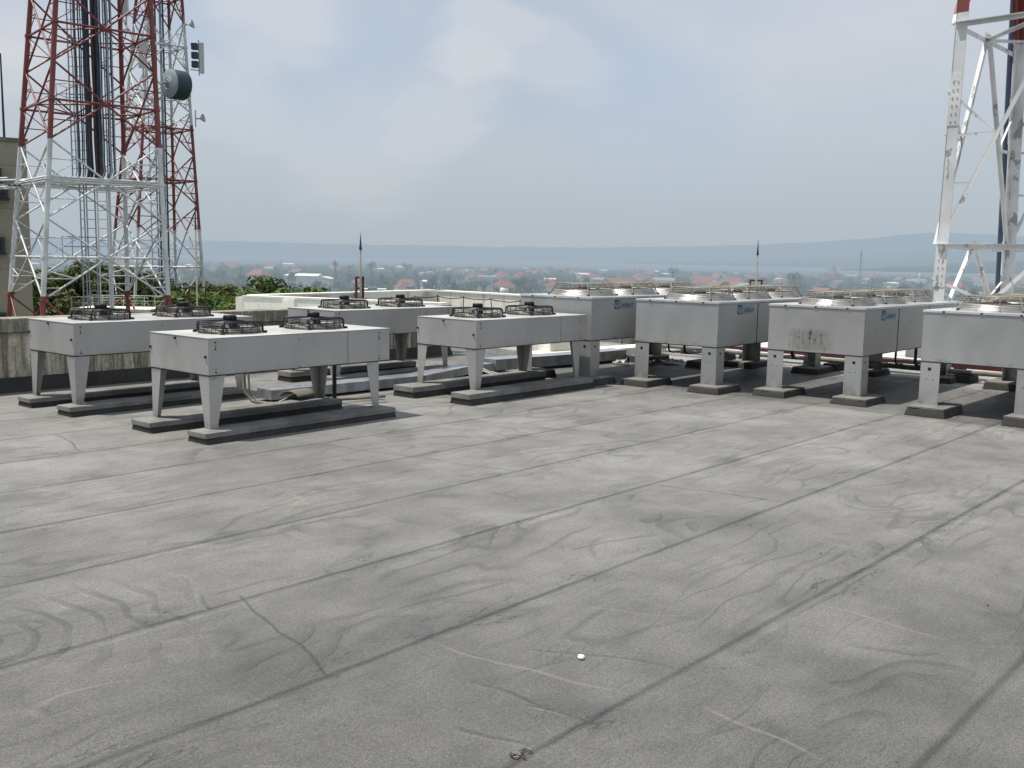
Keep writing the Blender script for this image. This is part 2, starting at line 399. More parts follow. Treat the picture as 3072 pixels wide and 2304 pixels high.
M['cwall'] = plain('town_wall', (.62, .59, .53), .8, 0, .1, .3, haze=HZ)
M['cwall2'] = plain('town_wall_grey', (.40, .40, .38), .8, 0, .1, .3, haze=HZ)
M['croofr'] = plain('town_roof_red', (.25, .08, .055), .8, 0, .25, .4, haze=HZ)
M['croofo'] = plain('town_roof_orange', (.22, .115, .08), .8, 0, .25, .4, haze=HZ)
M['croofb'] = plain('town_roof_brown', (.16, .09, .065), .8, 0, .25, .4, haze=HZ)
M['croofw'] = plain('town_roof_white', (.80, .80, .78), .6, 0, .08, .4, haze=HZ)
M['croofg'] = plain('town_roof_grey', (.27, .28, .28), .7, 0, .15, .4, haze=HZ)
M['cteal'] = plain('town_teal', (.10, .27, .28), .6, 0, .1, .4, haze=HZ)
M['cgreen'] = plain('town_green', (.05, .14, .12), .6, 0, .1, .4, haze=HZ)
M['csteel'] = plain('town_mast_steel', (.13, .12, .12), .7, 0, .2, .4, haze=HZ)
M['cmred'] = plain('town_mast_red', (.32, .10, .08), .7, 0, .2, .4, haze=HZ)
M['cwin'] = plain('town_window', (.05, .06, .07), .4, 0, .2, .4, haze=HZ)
def mat_land():
    t = NT('land'); P = t.pos()
    n = t.noise(P, .012, 5.0, .6); n2 = t.noise(P, .08, 4.0, .6)
    col = t.mix(t.ramp(n, .42, .6), (.035, .05, .022), (.085, .085, .05))
    col = t.mix(t.math('MULTIPLY', t.ramp(n2, .55, .66), .6), col, (.14, .125, .095))
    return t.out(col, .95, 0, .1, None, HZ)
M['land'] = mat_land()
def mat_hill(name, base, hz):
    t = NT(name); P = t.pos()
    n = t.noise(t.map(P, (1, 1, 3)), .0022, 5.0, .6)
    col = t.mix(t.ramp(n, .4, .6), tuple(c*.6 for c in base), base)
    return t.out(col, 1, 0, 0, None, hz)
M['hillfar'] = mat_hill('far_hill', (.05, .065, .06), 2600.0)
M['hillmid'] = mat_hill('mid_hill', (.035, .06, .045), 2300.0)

def mat_glare_roof():
    t = NT('glare_roof'); P = t.coords(); x = t.xyz(P)
    n = t.noise(P, .8, 4.0, .6); wob = t.noise(P, 1.5, 2.0)
    fr = t.math('ABSOLUTE', t.math('SUBTRACT', t.math('FRACT', t.math('ADD', x[0], t.math('MULTIPLY', wob, .12))), .5))
    col = t.vmath('SCALE', (.60, .59, .57), sc=t.ramp(n, .3, .7, .82, 1.1))  # pale base colour stands in for sun glare on the membrane
    col = t.mix(t.math('MULTIPLY', t.ramp(fr, .03, .005), .7), col, (.16, .155, .15))
    return t.out(col, .5, 0, .5, t.bump(n, .3, .02))
M['glareroof'] = mat_glare_roof()
# ------------------------------------------------------------------ camera (solved from the photograph)
CAMZ = 1.67
RW = Vector((.66520, -.74646, .01754)); UW = Vector((.08280, .09709, .99183)); FW = Vector((.74206, .65831, -.12639))
cam_d = bpy.data.cameras.new('camera'); cam = bpy.data.objects.new('camera', cam_d); COL.objects.link(cam)
cam.matrix_world = Matrix(((RW.x, UW.x, -FW.x, 0), (RW.y, UW.y, -FW.y, 0), (RW.z, UW.z, -FW.z, CAMZ), (0, 0, 0, 1)))
cam_d.sensor_width = 36; cam_d.sensor_fit = 'HORIZONTAL'; cam_d.lens = 36*2954.0/3072
cam_d.clip_start = .05; cam_d.clip_end = 60000
scene.camera = cam

# site bearings: "right" and "ahead" of the viewpoint on the plan
RH = Vector((.6647, -.7471)); FH = Vector((.7480, .6636))
def plan(lat, dep): return (RH*lat + FH*dep)
def polar(bearing, dist): return Vector((math.cos(R(bearing))*dist, math.sin(R(bearing))*dist))
GZ = -14.0

# ------------------------------------------------------------------ light
SUN = Vector((-.25, .31, 1.0)).normalized()
elev = math.asin(SUN.z); az = math.atan2(SUN.x, SUN.y)      # azimuth clockwise from +Y
ld = bpy.data.lights.new('sun', 'SUN'); ld.energy = 4.7; ld.angle = R(.6); ld.color = (1.0, .95, .87)
lo = bpy.data.objects.new('sun', ld); COL.objects.link(lo)
lo.rotation_euler = SUN.to_track_quat('Z', 'Y').to_euler()

w = bpy.data.worlds.new('World'); scene.world = w; w.use_nodes = True
# directions, sizes (radians) and strengths of the soft cloud masses and the bluer gaps
CLOUDS = [(.702, .688, .183, .051, .9), (.69, .708, .149, .064, .55), (.574, .79, .217, .064, .75), (.554, .81, .192, .041, .5), (.365, .915, .171, .058, .95), (.751, .629, .199, .047, .45),
          (.899, .378, .222, .081, .4), (.645, .754, .122, .078, .35), (.715, .662, .225, .041, .7), (.52, .842, .142, .068, .3)]
GAPS = [(.628, .754, .194, .078, .75), (.495, .841, .218, .088, .5), (.839, .528, .133, .142, .55), (.662, .716, .223, .051, .6)]
def build_world():
    t = NT.__new__(NT); t.t = w.node_tree; t.t.nodes.clear()
    sky = t.t.nodes.new('ShaderNodeTexSky'); sky.sky_type = 'NISHITA'; sky.sun_disc = False
    sky.sun_elevation = elev; sky.sun_rotation = az; sky.air_density = 1.2; sky.dust_density = 3.0
    D = t.coords('Generated')
    x = t.xyz(D); z = x[2]
    # project on a cloud deck so that clouds flatten towards the horizon
    zz = t.math('ADD', t.math('MAXIMUM', z, 0.0), .34)
    cv = t.t.nodes.new('ShaderNodeCombineXYZ')
    t.link(t.math('DIVIDE', x[0], zz), cv.inputs[0]); t.link(t.math('DIVIDE', x[1], zz), cv.inputs[1])
    S = cv.outputs[0]
    n1 = t.noise(t.map(S, loc=(3.3, 1.2, 0)), 1.15, 4.0, .55, .4)
    n2 = t.noise(t.map(S, loc=(1.0, 7.0, 2)), 2.7, 3.0, .6, .3)
    n3 = t.noise(t.map(S, loc=(6.0, 2.0, 4)), .8, 2.0, .5, .3)
    lowf = t.ramp(z, .0, .26)          # 0 at horizon .. 1 high
    haze_c = t.mix(lowf, (4.75, 5.45, 6.05), (6.2, 6.6, 7.4))
    blue_c = (4.95, 5.95, 7.35)
    cloud_c = (7.15, 7.2, 7.5)
    shade_c = (4.8, 5.6, 6.65)
    bl = t.math('MULTIPLY', t.ramp(n1, .55, .38), t.ramp(z, .08, .2))
    col = t.mix(t.math('MULTIPLY', bl, .9), haze_c, blue_c)
    sh = t.math('MULTIPLY', t.ramp(n3, .48, .62), t.ramp(z, .05, .13))
    col = t.mix(t.math('MULTIPLY', sh, .7), col, shade_c)
    Dn = t.vmath('NORMALIZE', D)
    warp = t.math('MULTIPLY', t.math('SUBTRACT', t.math('ADD', t.math('MULTIPLY', n1, .6), t.math('MULTIPLY', n2, .4)), .5), .42)
    def blobs(lst):
        tot = None
        for (bx, by, bz, br, st) in lst:
            dd = t.math('ADD', t.vmath('DISTANCE', t.vmath('MULTIPLY', Dn, (1, 1, 1.25)), (bx, by, bz*1.25)), warp)
            k = t.math('MULTIPLY', t.ramp(dd, br*1.25, br*.15), st)
            tot = k if tot is None else t.math('MAXIMUM', tot, k)
        return tot
    col = t.mix(t.math('MULTIPLY', blobs(GAPS), .7), col, blue_c)
    cm = t.math('ADD', t.math('MULTIPLY', n1, .55), t.math('MULTIPLY', n2, .45))
    cl = t.math('MULTIPLY', t.math('MULTIPLY', t.ramp(cm, .485, .62), t.ramp(z, .05, .2)), .35)
    cl = t.math('MAXIMUM', cl, blobs(CLOUDS))
    col = t.mix(t.math('MULTIPLY', cl, .85), col, cloud_c)
    # physical sky contributes beneath the thin overcast
    col = t.mix(.9, sky.outputs[0], col)
    # below the horizon: dull ground light
    col = t.mix(t.ramp(z, -.02, -.10), col, (2.2, 2.2, 2.1))
    bg = t.t.nodes.new('ShaderNodeBackground'); bg.inputs[1].default_value = .1
    t.link(col, bg.inputs[0]); o = t.t.nodes.new('ShaderNodeOutputWorld'); t.link(bg.outputs[0], o.inputs[0])
build_world()
vs = scene.view_settings; scene.display_settings.display_device = 'sRGB'
vs.view_transform = 'Standard'; vs.look = 'None'; vs.exposure = 0; vs.gamma = 1

# ------------------------------------------------------------------ setting: roof deck, land, hills
def build_roof():
    mb = MB()
    poly = [(-14, -18), (27, -18), (27, 12.2), (16.9, 12.2), (17.2, 17.75), (10.7, 16.7), (11.85, 12.2), (-14, 12.2)]
    n = len(poly)
    mb.add([(x, y, 0) for x, y in poly], [tuple(range(n))], 0)
    mb.add([(x, y, 0) for x, y in poly] + [(x, y, GZ) for x, y in poly], [(i, n+i, n+(i+1) % n, (i+1) % n) for i in range(n)], 1)
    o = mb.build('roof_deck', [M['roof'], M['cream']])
    return tag(o, kind='structure')
build_roof()
def glare_roof():
    mb = MB(); mb.add([(16.6, -18, .004), (26.69, -18, .004), (26.69, 11.2, .004), (16.6, 11.2, .004)], [(0, 1, 2, 3)])  # thin sheet that paints sun glare onto the far roof floor
    return tag(mb.build('roof_glare_area', M['glareroof']), kind='structure')
def build_land():
    mb = MB(); rings = [0, 60, 200, 400, 700, 1000, 1400, 2000, 3500, 7000, 15000, 30000]; n = 96
    vs = [(0, 0, GZ)]
    for r in rings[1:]:
        for i in range(n):
            t = 2*math.pi*i/n; vs.append((r*math.cos(t), r*math.sin(t), GZ))
    fs = [(0, 1+i, 1+(i+1) % n) for i in range(n)]
    for j in range(len(rings)-2):
        for i in range(n):
            a = 1+j*n; b = a+n; fs.append((a+i, b+i, b+(i+1) % n, a+(i+1) % n))
    mb.add(vs, fs, 0, True)
    return tag(mb.build('terrain', M['land']), kind='structure')
build_land()
def interp(tab, x):
    for (x0, y0), (x1, y1) in zip(tab, tab[1:]):
        if x <= x1: return y0 + (y1-y0)*max(0, min(1, (x-x0)/(x1-x0)))
    return tab[-1][1]
def ridge(name, dist, tab, mat, rough, seed):
    """tab: bearing -> tangent of elevation of the crest"""
    mb = MB(); vs = []; fs = []; N = 260; b0, b1 = -5.0, 95.0
    prof = [(0, 1.0), (-.10, .72), (-.2, .35), (-.3, 0.0)]
    for i in range(N+1):
        b = b0+(b1-b0)*i/N
        e = interp(tab, b)
        e += rough*(mnoise.noise(Vector((b*.9, seed, 0))) + .5*mnoise.noise(Vector((b*2.7, seed, 3))) + .25*mnoise.noise(Vector((b*8, seed, 5))))
        top = max(CAMZ + e*dist, GZ)
        for k, (dd, hh) in enumerate(prof):
            r = dist*(1+dd*(1+.25*mnoise.noise(Vector((b*1.4, seed, 9+k)))))
            p = polar(b, r); vs.append((p.x, p.y, GZ-1+(top-GZ+1)*hh))
    K = len(prof)
    for i in range(N):
        for k in range(K-1): fs.append((i*K+k, i*K+k+1, (i+1)*K+k+1, (i+1)*K+k))
    mb.add(vs, fs, 0, True)
    return tag(mb.build(name, mat), kind='structure')
ridge('hills', 11000, [(-5, .020), (10, .024), (16, .029), (19, .0305), (22, .025), (26, .019), (32, .0145), (40, .0118), (50, .0112), (58, .0120), (64, .0105), (95, .010)], M['hillfar'], .0009, 1.3)
ridge('hills', 6500, [(-5, .014), (12, .019), (16, .0155), (20, .012), (24, .006), (28, .0025), (33, -.0005), (38, -.004), (60, -.006), (95, -.006)], M['hillmid'], .0011, 7.7)
ridge('hills', 3600, [(-5, .008), (13, .0075), (16, .005), (19, .001), (23, -.004), (27, -.0062), (31, -.0055), (34, -.0068), (37, -.0095), (95, -.011)], M['hillmid'], .0010, 4.1)

# ------------------------------------------------------------------ parapets and roof trim
def wall_box(mb, a, b, th, z0, z1, mi=0, side=1):
    """box along plan line a->b, thickness th to the left (side=1)"""
    a = Vector(a); b = Vector(b); d = (b-a).normalized(); nrm = Vector((-d.y, d.x))*th*side
    poly = [a, b, b+nrm, a+nrm]
    if side < 0: poly = poly[::-1]
    mb.prism([(p.x, p.y) for p in poly], z0, z1, mi)
def build_parapets():
    r = empty('parapet_wall', (3, 12.1, 0), 0, 'long streaky stained plaster parapet behind the two left condensers', 'parapet')
    L = (-10, 12.10-12.1); 
    mb = MB(); mb.box((-13, 0, .16), (8.98, .24, .70)); o = mb.build('wall', M['stained'], r, .01)
    mb = MB(); mb.box((-13, -.035, .702), (9.0, .27, .87)); mb.build('coping', M['stained'], r, .012)
    mb = MB(); mb.add([(-13, -.10, .002), (8.98, -.10, .002), (8.98, -.012, .17), (-13, -.012, .17), (-13, .25, .17), (8.98, .25, .17), (8.98, .25, .002), (-13, .25, .002)],
                      [(0,1,2,3), (3,2,5,4), (1,6,5,2), (0,3,4,7), (4,5,6,7)])
    mb.build('flashing', M['flash'], r)
    # cream wing wall (outer face seen), far wall, third wall
    r2 = empty('parapet_wall', (10.8, 16.5, 0), 0, 'cream wing parapet with bright white top and flared pilaster, running towards the condensers', 'parapet')
    o_ = Vector((10.8, 16.5))
    P = lambda u, v: Vector((u, v)) - o_
    a, b = P(10.8, 16.55), P(12.1, 12.45)
    mb = MB(); wall_box(mb, a, b, .26, -6, .835, 0); mb.build('wall', M['cream'], r2)
    mb = MB(); wall_box(mb, a+Vector((-.02, .02)), b+Vector((0, -.02)), .30, .837, .875); mb.build('coping', M['whitecap'], r2)
    d = (b-a).normalized(); nn = Vector((d.y, -d.x))
    p0 = a+d*.95; p1 = a+d*1.22
    mb = MB()
    q = [(p0, .002), (p1, .002), (p1+nn*.05, -.002), (p0+nn*.05, -.002)]
    bot = [p0+nn*.002, p1+d*.22+nn*.002, p1+d*.22+nn*.22, p0+nn*.22]; top = [p0+nn*.002, p1+nn*.002, p1+nn*.06, p0+nn*.06]
    mb.add([(p.x, p.y, -2.0) for p in bot] + [(p.x, p.y, .83) for p in top], [(4,5,6,7), (0,1,5,4), (1,2,6,5), (2,3,7,6), (3,0,4,7)])
    mb.build('pilaster', M['cream'], r2)
    r3 = empty('parapet_wall', (10.8, 16.5, 0), 0, 'far wing parapet with grimy inner face, rod bracket fixed at its middle', 'parapet')
    a, b = P(10.86, 16.6), P(16.95, 17.52)
    mb = MB(); wall_box(mb, a, b, .26, .0, .835, 0, 1); mb.build('wall', M['creamdirty'], r3)
    mb = MB(); wall_box(mb, a+Vector((.3, .02)), b+Vector((.03, .03)), .30, .837, .875, 0, 1); mb.build('coping', M['whitecap'], r3)
    r4 = empty('parapet_wall', (16.9, 17.4, 0), 0, 'pale parapet on the right of the wing, leaning cable stays against its face', 'parapet')
    o_ = Vector((16.9, 17.4))
    a, b = P(16.93, 17.48), P(16.45, 11.4)
    mb = MB(); wall_box(mb, a, b, .26, .14, .835); mb.build('wall', M['creamdirty'], r4)
    mb = MB(); wall_box(mb, a+Vector((-.03, .0)), b+Vector((-.03, -.02)), .31, .837, .87); mb.build('coping', M['whitecap'], r4)
    mb = MB(); wall_box(mb, a+Vector((-.06, 0)), b+Vector((-.06, -.03)), .30, .001, .155); mb.build('flashing', M['cap'], r4)
    # far right edge parapet of the roof
    r5 = empty('parapet_wall', (26.7, 0, 0), 0, 'low grey kerb at the far edge of the roof beyond the large condensers', 'parapet')
    mb = MB(); mb.box((0, -18, .001), (.28, 12.1, .40)); mb.build('wall', M['creamdirty'], r5)
    mb = MB(); mb.box((-.03, -18, .402), (.31, 12.1, .44)); mb.build('coping', M['whitecap'], r5)
    # low white kerb block behind condenser
    r6 = empty('kerb_block', (12.55, 11.0, 0), R(-8), 'low white plastered kerb block seen under the middle condenser', 'kerb')
    mb = MB(); mb.box((.04, -.75, .10), (1.0, .72, .34)); mb.build('block', M['whitecap'], r6, .012)
    mb = MB(); mb.box((0, -.79, .001), (1.04, .76, .11), taper=.05); mb.build('flashing', M['cap'], r6)
build_parapets(); glare_roof()

def build_conductor():
    """thin lightning conductor cable on posts along the two wing parapets"""
    r = empty('conductor_cable', (16.7, 17.2, 0), 0, 'dark sagging lightning conductor cable on thin posts along the wing parapets', 'cable')
    o = Vector((16.7, 17.2, 0))
    pts = []; posts = []
    A = Vector((11.6, 16.55, .70)); B = Vector((16.72, 17.3, .74)); C = Vector((16.30, 11.6, .73))
    for (p, q, n) in ((A, B, 6), (B, C, 6)):
        for i in range(n+1):
            t = i/n; c = p.lerp(q, t); posts.append(c)
    path = []
    for p, q in zip(posts, posts[1:]):
        for k in range(5):
            t = k/5; c = p.lerp(q, t); c.z -= .045*4*t*(1-t)*(.4+.6*rng.random()); path.append(c-o)
    path.append(posts[-1]-o)
    MB().path(path, .012, 5).build('cable', M['wiredark'], r)
    for i, c in enumerate(posts):
        q = c - o
        foot = Vector((q.x-.10, q.y-.16 if i > 6 else q.y-.04, .0)) if i % 2 else Vector((q.x-.02, q.y-.03, 0))
        MB().tube(foot, q+Vector((0, 0, .03)), .011, n=5).build('post', M['wiredark'], r)
build_conductor()

# ------------------------------------------------------------------ small two-fan condensers
SL, SW, SZB, SZT, SZP = 2.167, .988, .611, .945, .106
def l_leg(corner, su, sv, z0, z1, wt, wb, th, mat):
    """L-profile sheet leg with its outer vertical edge at `corner`; flanges run in +su (u) and +sv (v)"""
    mb = MB(); x, y = corner
    for ax in (0, 1):
        s = su if ax == 0 else sv
        def pt(d, z, off):
            return (x+d*s, y+off*sv, z) if ax == 0 else (x+off*su, y+d*s, z)
        o0, o1 = (0.0, th)
        st = th+.0005 if ax == 1 else 0.0
        vs = [pt(st, z0, o0), pt(wb, z0, o0), pt(wb, z0, o1), pt(st, z0, o1), pt(st, z1, o0), pt(wt, z1, o0), pt(wt, z1, o1), pt(st, z1, o1)]
        fs = [(0,3,2,1), (4,5,6,7), (0,1,5,4), (1,2,6,5), (2,3,7,6), (3,0,4,7)]
        mb.add(vs, fs, 0)
    # foot plate
    mb.box((min(x+.004*su, x+wb*su*1.05), min(y+.004*sv, y+wb*sv*1.05), z0), (max(x+.004*su, x+wb*su*1.05), max(y+.004*sv, y+wb*sv*1.05), z0+.004))
    return mb
def small_fan(parent, cx, cy):
    z = SZT
    mb = MB(); mb.lathe([(.300, .001), (.29, .012), (.280, .048), (.268, .05), (.266, .0)], (cx, cy, z), 40)
    f = mb.build('fan', M['collar'], parent)
    g = MB()
    for k in range(4):
        a = math.pi/4+k*math.pi/2; ca, sa = math.cos(a), math.sin(a)
        pts = [(.338, .006), (.316, .008), (.309, .025), (.308, .080), (.300, .098), (.280, .107), (.2, .110), (.05, .112)]
        g.path([(cx+r*ca, cy+r*sa, z+h) for r, h in pts], .0095, 6)
    for rr, hh in [(.304, .018), (.304, .040), (.304, .062), (.300, .084), (.286, .100)] + [(.27-.0185*i, .104+.0006*i) for i in range(12)]:
        g.ring((cx, cy, z+hh), rr, .0034, 36, 3)
    for k in range(20):
        a = k*math.pi/10+.1; ca, sa = math.cos(a), math.sin(a)
        g.path([(cx+r*ca, cy+r*sa, z+h) for r, h in ((.304, .004), (.304, .078), (.284, .101), (.06, .109))], .0034, 3)
    g.build('guard', M['black'], f)
    for k in range(4):
        a = math.pi/4+k*math.pi/2
        MB().tube((cx+.332*math.cos(a), cy+.332*math.sin(a), z), (cx+.332*math.cos(a), cy+.332*math.sin(a), z+.022), .022, .018, 8).build('foot', M['rubber'], f)
    m = MB(); m.lathe([(0, .108), (.052, .108), (.060, .112), (.060, .160), (.052, .165), (.0, .166)], (cx, cy, z), 20)
    for k in range(14):
        a = k*2*math.pi/14; m.box((.05, -.003, .114), (.064, .003, .158), 0, Matrix.Translation((cx, cy, z)) @ Matrix.Rotation(a, 4, 'Z'))
    m.lathe([(0, .078), (.07, .078), (.07, .05), (.095, .045), (.095, .02), (0, .02)], (cx, cy, z), 20)
    m.build('motor', M['black'], f)
    b = MB()
    for k in range(5):
        T = Matrix.Translation((cx, cy, z)) @ Matrix.Rotation(k*2*math.pi/5, 4, 'Z')
        b.add([(.09, -.05, .01), (.258, -.09, .005), (.258, .07, .04), (.09, .05, .04)], [(0,1,2,3)], 0, False, T)
    b.build('fan_blades', M['blade'], f)
    s = MB(); s.lathe([(.265, .0015), (0, .0015)], (cx, cy, z), 32); s.build('fan_opening', M['black'], f)
    return f
def make_small():
    root = empty('rooftop_condenser', (0, 0, 0))
    mb = MB(); mb.box((0, 0, SZB), (SL, SW, SZT-.004)); mb.build('casing', M['casing'], root, .004)
    mb = MB(); mb.box((-.004, -.004, SZT-.003), (SL+.004, SW+.004, SZT)); mb.build('lid', M['lid'], root)
    mb = MB(); mb.box((.003, .003, SZB-.009), (SL-.003, SW-.003, SZB-.001)); mb.build('coil', M['black'], root)
    for cx in (.56, 1.56): small_fan(root, cx, SW/2+.005)
    for (x, y, su, sv) in ((.006, .006, 1, 1), (.006, SW-.006, 1, -1), (2.02, .006, -1, 1), (2.02, SW-.006, -1, -1)):
        l_leg((x, y), su, sv, SZP, SZB-.0095, .165, .078, .004, M['casing']).build('leg', M['casing'], root)
    # vertical panel joints
    mb = MB()
    mb.box((1.60, -.0065, SZB+.002), (1.605, -.001, SZT-.006)); mb.build('panel_joint', M['casing'], root)
    for x in (.075, 2.02):
        for z, s in ((SZT-.04, .008), (SZT-.075, .005), (SZT-.10, .008), (SZB+.055, .005), (SZB+.025, .008)):
            MB().tube((x, .001, z), (x, -.005, z), s, n=8).build('bolt', M['black'], root)
    for z in (SZT-.06, SZB+.012):
        MB().tube((1.0, .001, z), (1.0, -.004, z), .006, n=8).build('bolt', M['wiredark'], root)
    for (y, z) in ((SW*.54, SZT-.028), (SW*.985, SZT-.14), (.04, SZB+.165)):
        MB().tube((.001, y, z), (-.016, y, z), .014, .010, 10).build('knob', M['rubber'], root)
    return root
small = make_small()
SM = [('A', 4.5095, 9.9821, .031, -.0077, 'left rear two-fan condenser standing against the stained parapet below the red and white tower'),
      ('B', 4.719, 7.8007, .0207, -.0253, 'nearest two-fan condenser, front left, whole body and all legs in view'),
      ('C', 7.8203, 9.9619, .0, .0298, 'rear middle two-fan condenser partly hidden, cream parapet right behind its fans'),
      ('D', 8.2707, 7.9071, .0173, .0042, 'two-fan condenser just left of the first large condenser, pale reflections on its end panel')]
smalls = {}
for i, (k, u, v, yaw, dz, lab) in enumerate(SM):
    o = small if i == 0 else copy_tree(small)
    o.location = (u, v, dz); o.rotation_euler = (0, 0, yaw)
    tag(o, lab, 'air conditioner', 'two-fan condensers on long plinths'); smalls[k] = o

def plinth(u0, u1, v0, v1, h, label, yaw=0.0, name='concrete_plinth'):
    r = empty(name, (u0, v0, 0), yaw, label, 'plinth', 'long plinths under the two-fan condensers')
    L, Wd = u1-u0, v1-v0
    rr = random.Random(int(u0*1000+v0*77))
    def slab(x0, x1, y0, y1, z0, z1, jit, n):
        vs = []; fs = []
        for i in range(n+1):
            x = x0+(x1-x0)*i/n
            j = [rr.uniform(-jit, jit) for _ in range(6)]
            vs += [(x, y0+j[0]-(.02 if z0 < .01 else 0), z0), (x, y1+j[1]+(.02 if z0 < .01 else 0), z0), (x, y1+j[2], z1+j[4]*.4), (x, y0+j[3], z1+j[5]*.4)]
        for i in range(n):
            a = i*4; b = a+4
            fs += [(a, b, b+3, a+3), (a+1, a+2, b+2, b+1), (a+3, b+3, b+2, a+2), (a, a+1, b+1, b)]
        fs += [(0, 3, 2, 1), (n*4, n*4+1, n*4+2, n*4+3)]
        return MB().add(vs, fs)
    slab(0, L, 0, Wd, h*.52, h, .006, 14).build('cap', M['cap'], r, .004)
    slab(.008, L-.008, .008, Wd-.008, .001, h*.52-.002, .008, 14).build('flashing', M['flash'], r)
    return r
for k, fu, fv, bu, bv, nm in (('A', (4.38, 6.50), (9.84, 10.12), (4.34, 6.5), (10.69, 10.98), 'left rear condenser'),
                          ('B', (4.57, 6.83), (7.635, 7.915), (4.50, 6.79), (8.47, 8.80), 'nearest condenser'),
                          ('C', (7.72, 9.94), (9.86, 10.13), (7.68, 9.92), (10.70, 11.0), 'rear middle condenser'),
                          ('D', (7.95, 10.35), (7.70, 7.99), (7.88, 10.40), (8.56, 8.90), 'two-fan condenser beside the large ones')):
    dz = smalls[k].location.z; yaw = smalls[k].rotation_euler.z
    if k == 'D': dz = .028
    plinth(*fu, *fv, SZP+max(dz, -.004)-.002, 'grey concrete plinth under the front legs of the '+nm, yaw)
    plinth(*bu, *bv, SZP+max(dz, -.004)-.002, 'grey concrete plinth under the back legs of the '+nm, yaw)

# ------------------------------------------------------------------ large three-fan condensers
BL, BW, BZB, BZT, BZP = 3.45, 1.238, .586, 1.168, .082
def text_mesh(body, size):
    cu = bpy.data.curves.new('txt', 'FONT'); cu.body = body; cu.size = size; cu.extrude = .0008
    o = bpy.data.objects.new('txt', cu); COL.objects.link(o)
    dg = bpy.context.evaluated_depsgraph_get(); me = bpy.data.meshes.new_from_object(o.evaluated_get(dg))
    bpy.data.objects.remove(o); return me
def big_fan(parent, cx, cy):
    z = BZT
    mb = MB(); mb.lathe([(.47, .001), (.455, .012), (.425, .045), (.405, .082), (.395, .084), (.41, .05), (.42, .0)], (cx, cy, z), 48)
    f = mb.build('fan', M['bright'], parent)
    g = MB()
    for k in range(12):
        a = math.pi/12+k*math.pi/6; ca, sa = math.cos(a), math.sin(a)
        thick = k % 3 == 1
        g.path([(cx+r*ca, cy+r*sa, z+h) for r, h in ((.50, .004), (.47, .03), (.395, .155), (.375, .163), (.08, .167))], .007 if thick else .0035, 5)
    for i in range(5):
        t = (i+.6)/5; g.ring((cx, cy, z+.03+.125*t), .47-.075*t, .0032, 44, 4)
    for i in range(12):
        g.ring((cx, cy, z+.164+.0002*i), .378-.026*i, .004, 40, 4)
    g.build('guard', M['wire'], f)
    for k in range(4):
        a = math.pi/12+(1+3*k)*math.pi/6
        MB().tube((cx+.49*math.cos(a), cy+.49*math.sin(a), z), (cx+.49*math.cos(a), cy+.49*math.sin(a), z+.02), .017, n=8).build('foot', M['wiredark'], f)
    m = MB(); m.lathe([(0, .125), (.05, .122), (.075, .105), (.075, .02), (0, .02)], (cx, cy, z), 20)
    for k in range(3):
        a = k*2*math.pi/3+.4; m.tube((cx+.06*math.cos(a), cy+.06*math.sin(a), z+.085), (cx+.40*math.cos(a), cy+.40*math.sin(a), z+.085), .009, n=5)
    m.build('motor', M['wiredark'], f)
    b = MB()
    for k in range(6):
        T = Matrix.Translation((cx, cy, z)) @ Matrix.Rotation(k*math.pi/3, 4, 'Z')
        b.add([(.07, -.06, .02), (.385, -.12, .015), (.385, .10, .06), (.07, .06, .06)], [(0,1,2,3)], 0, False, T)
    b.build('fan_blades', M['bright'], f)
    MB().lathe([(.418, .0015), (0, .0015)], (cx, cy, z), 36).build('fan_opening', M['black'], f)
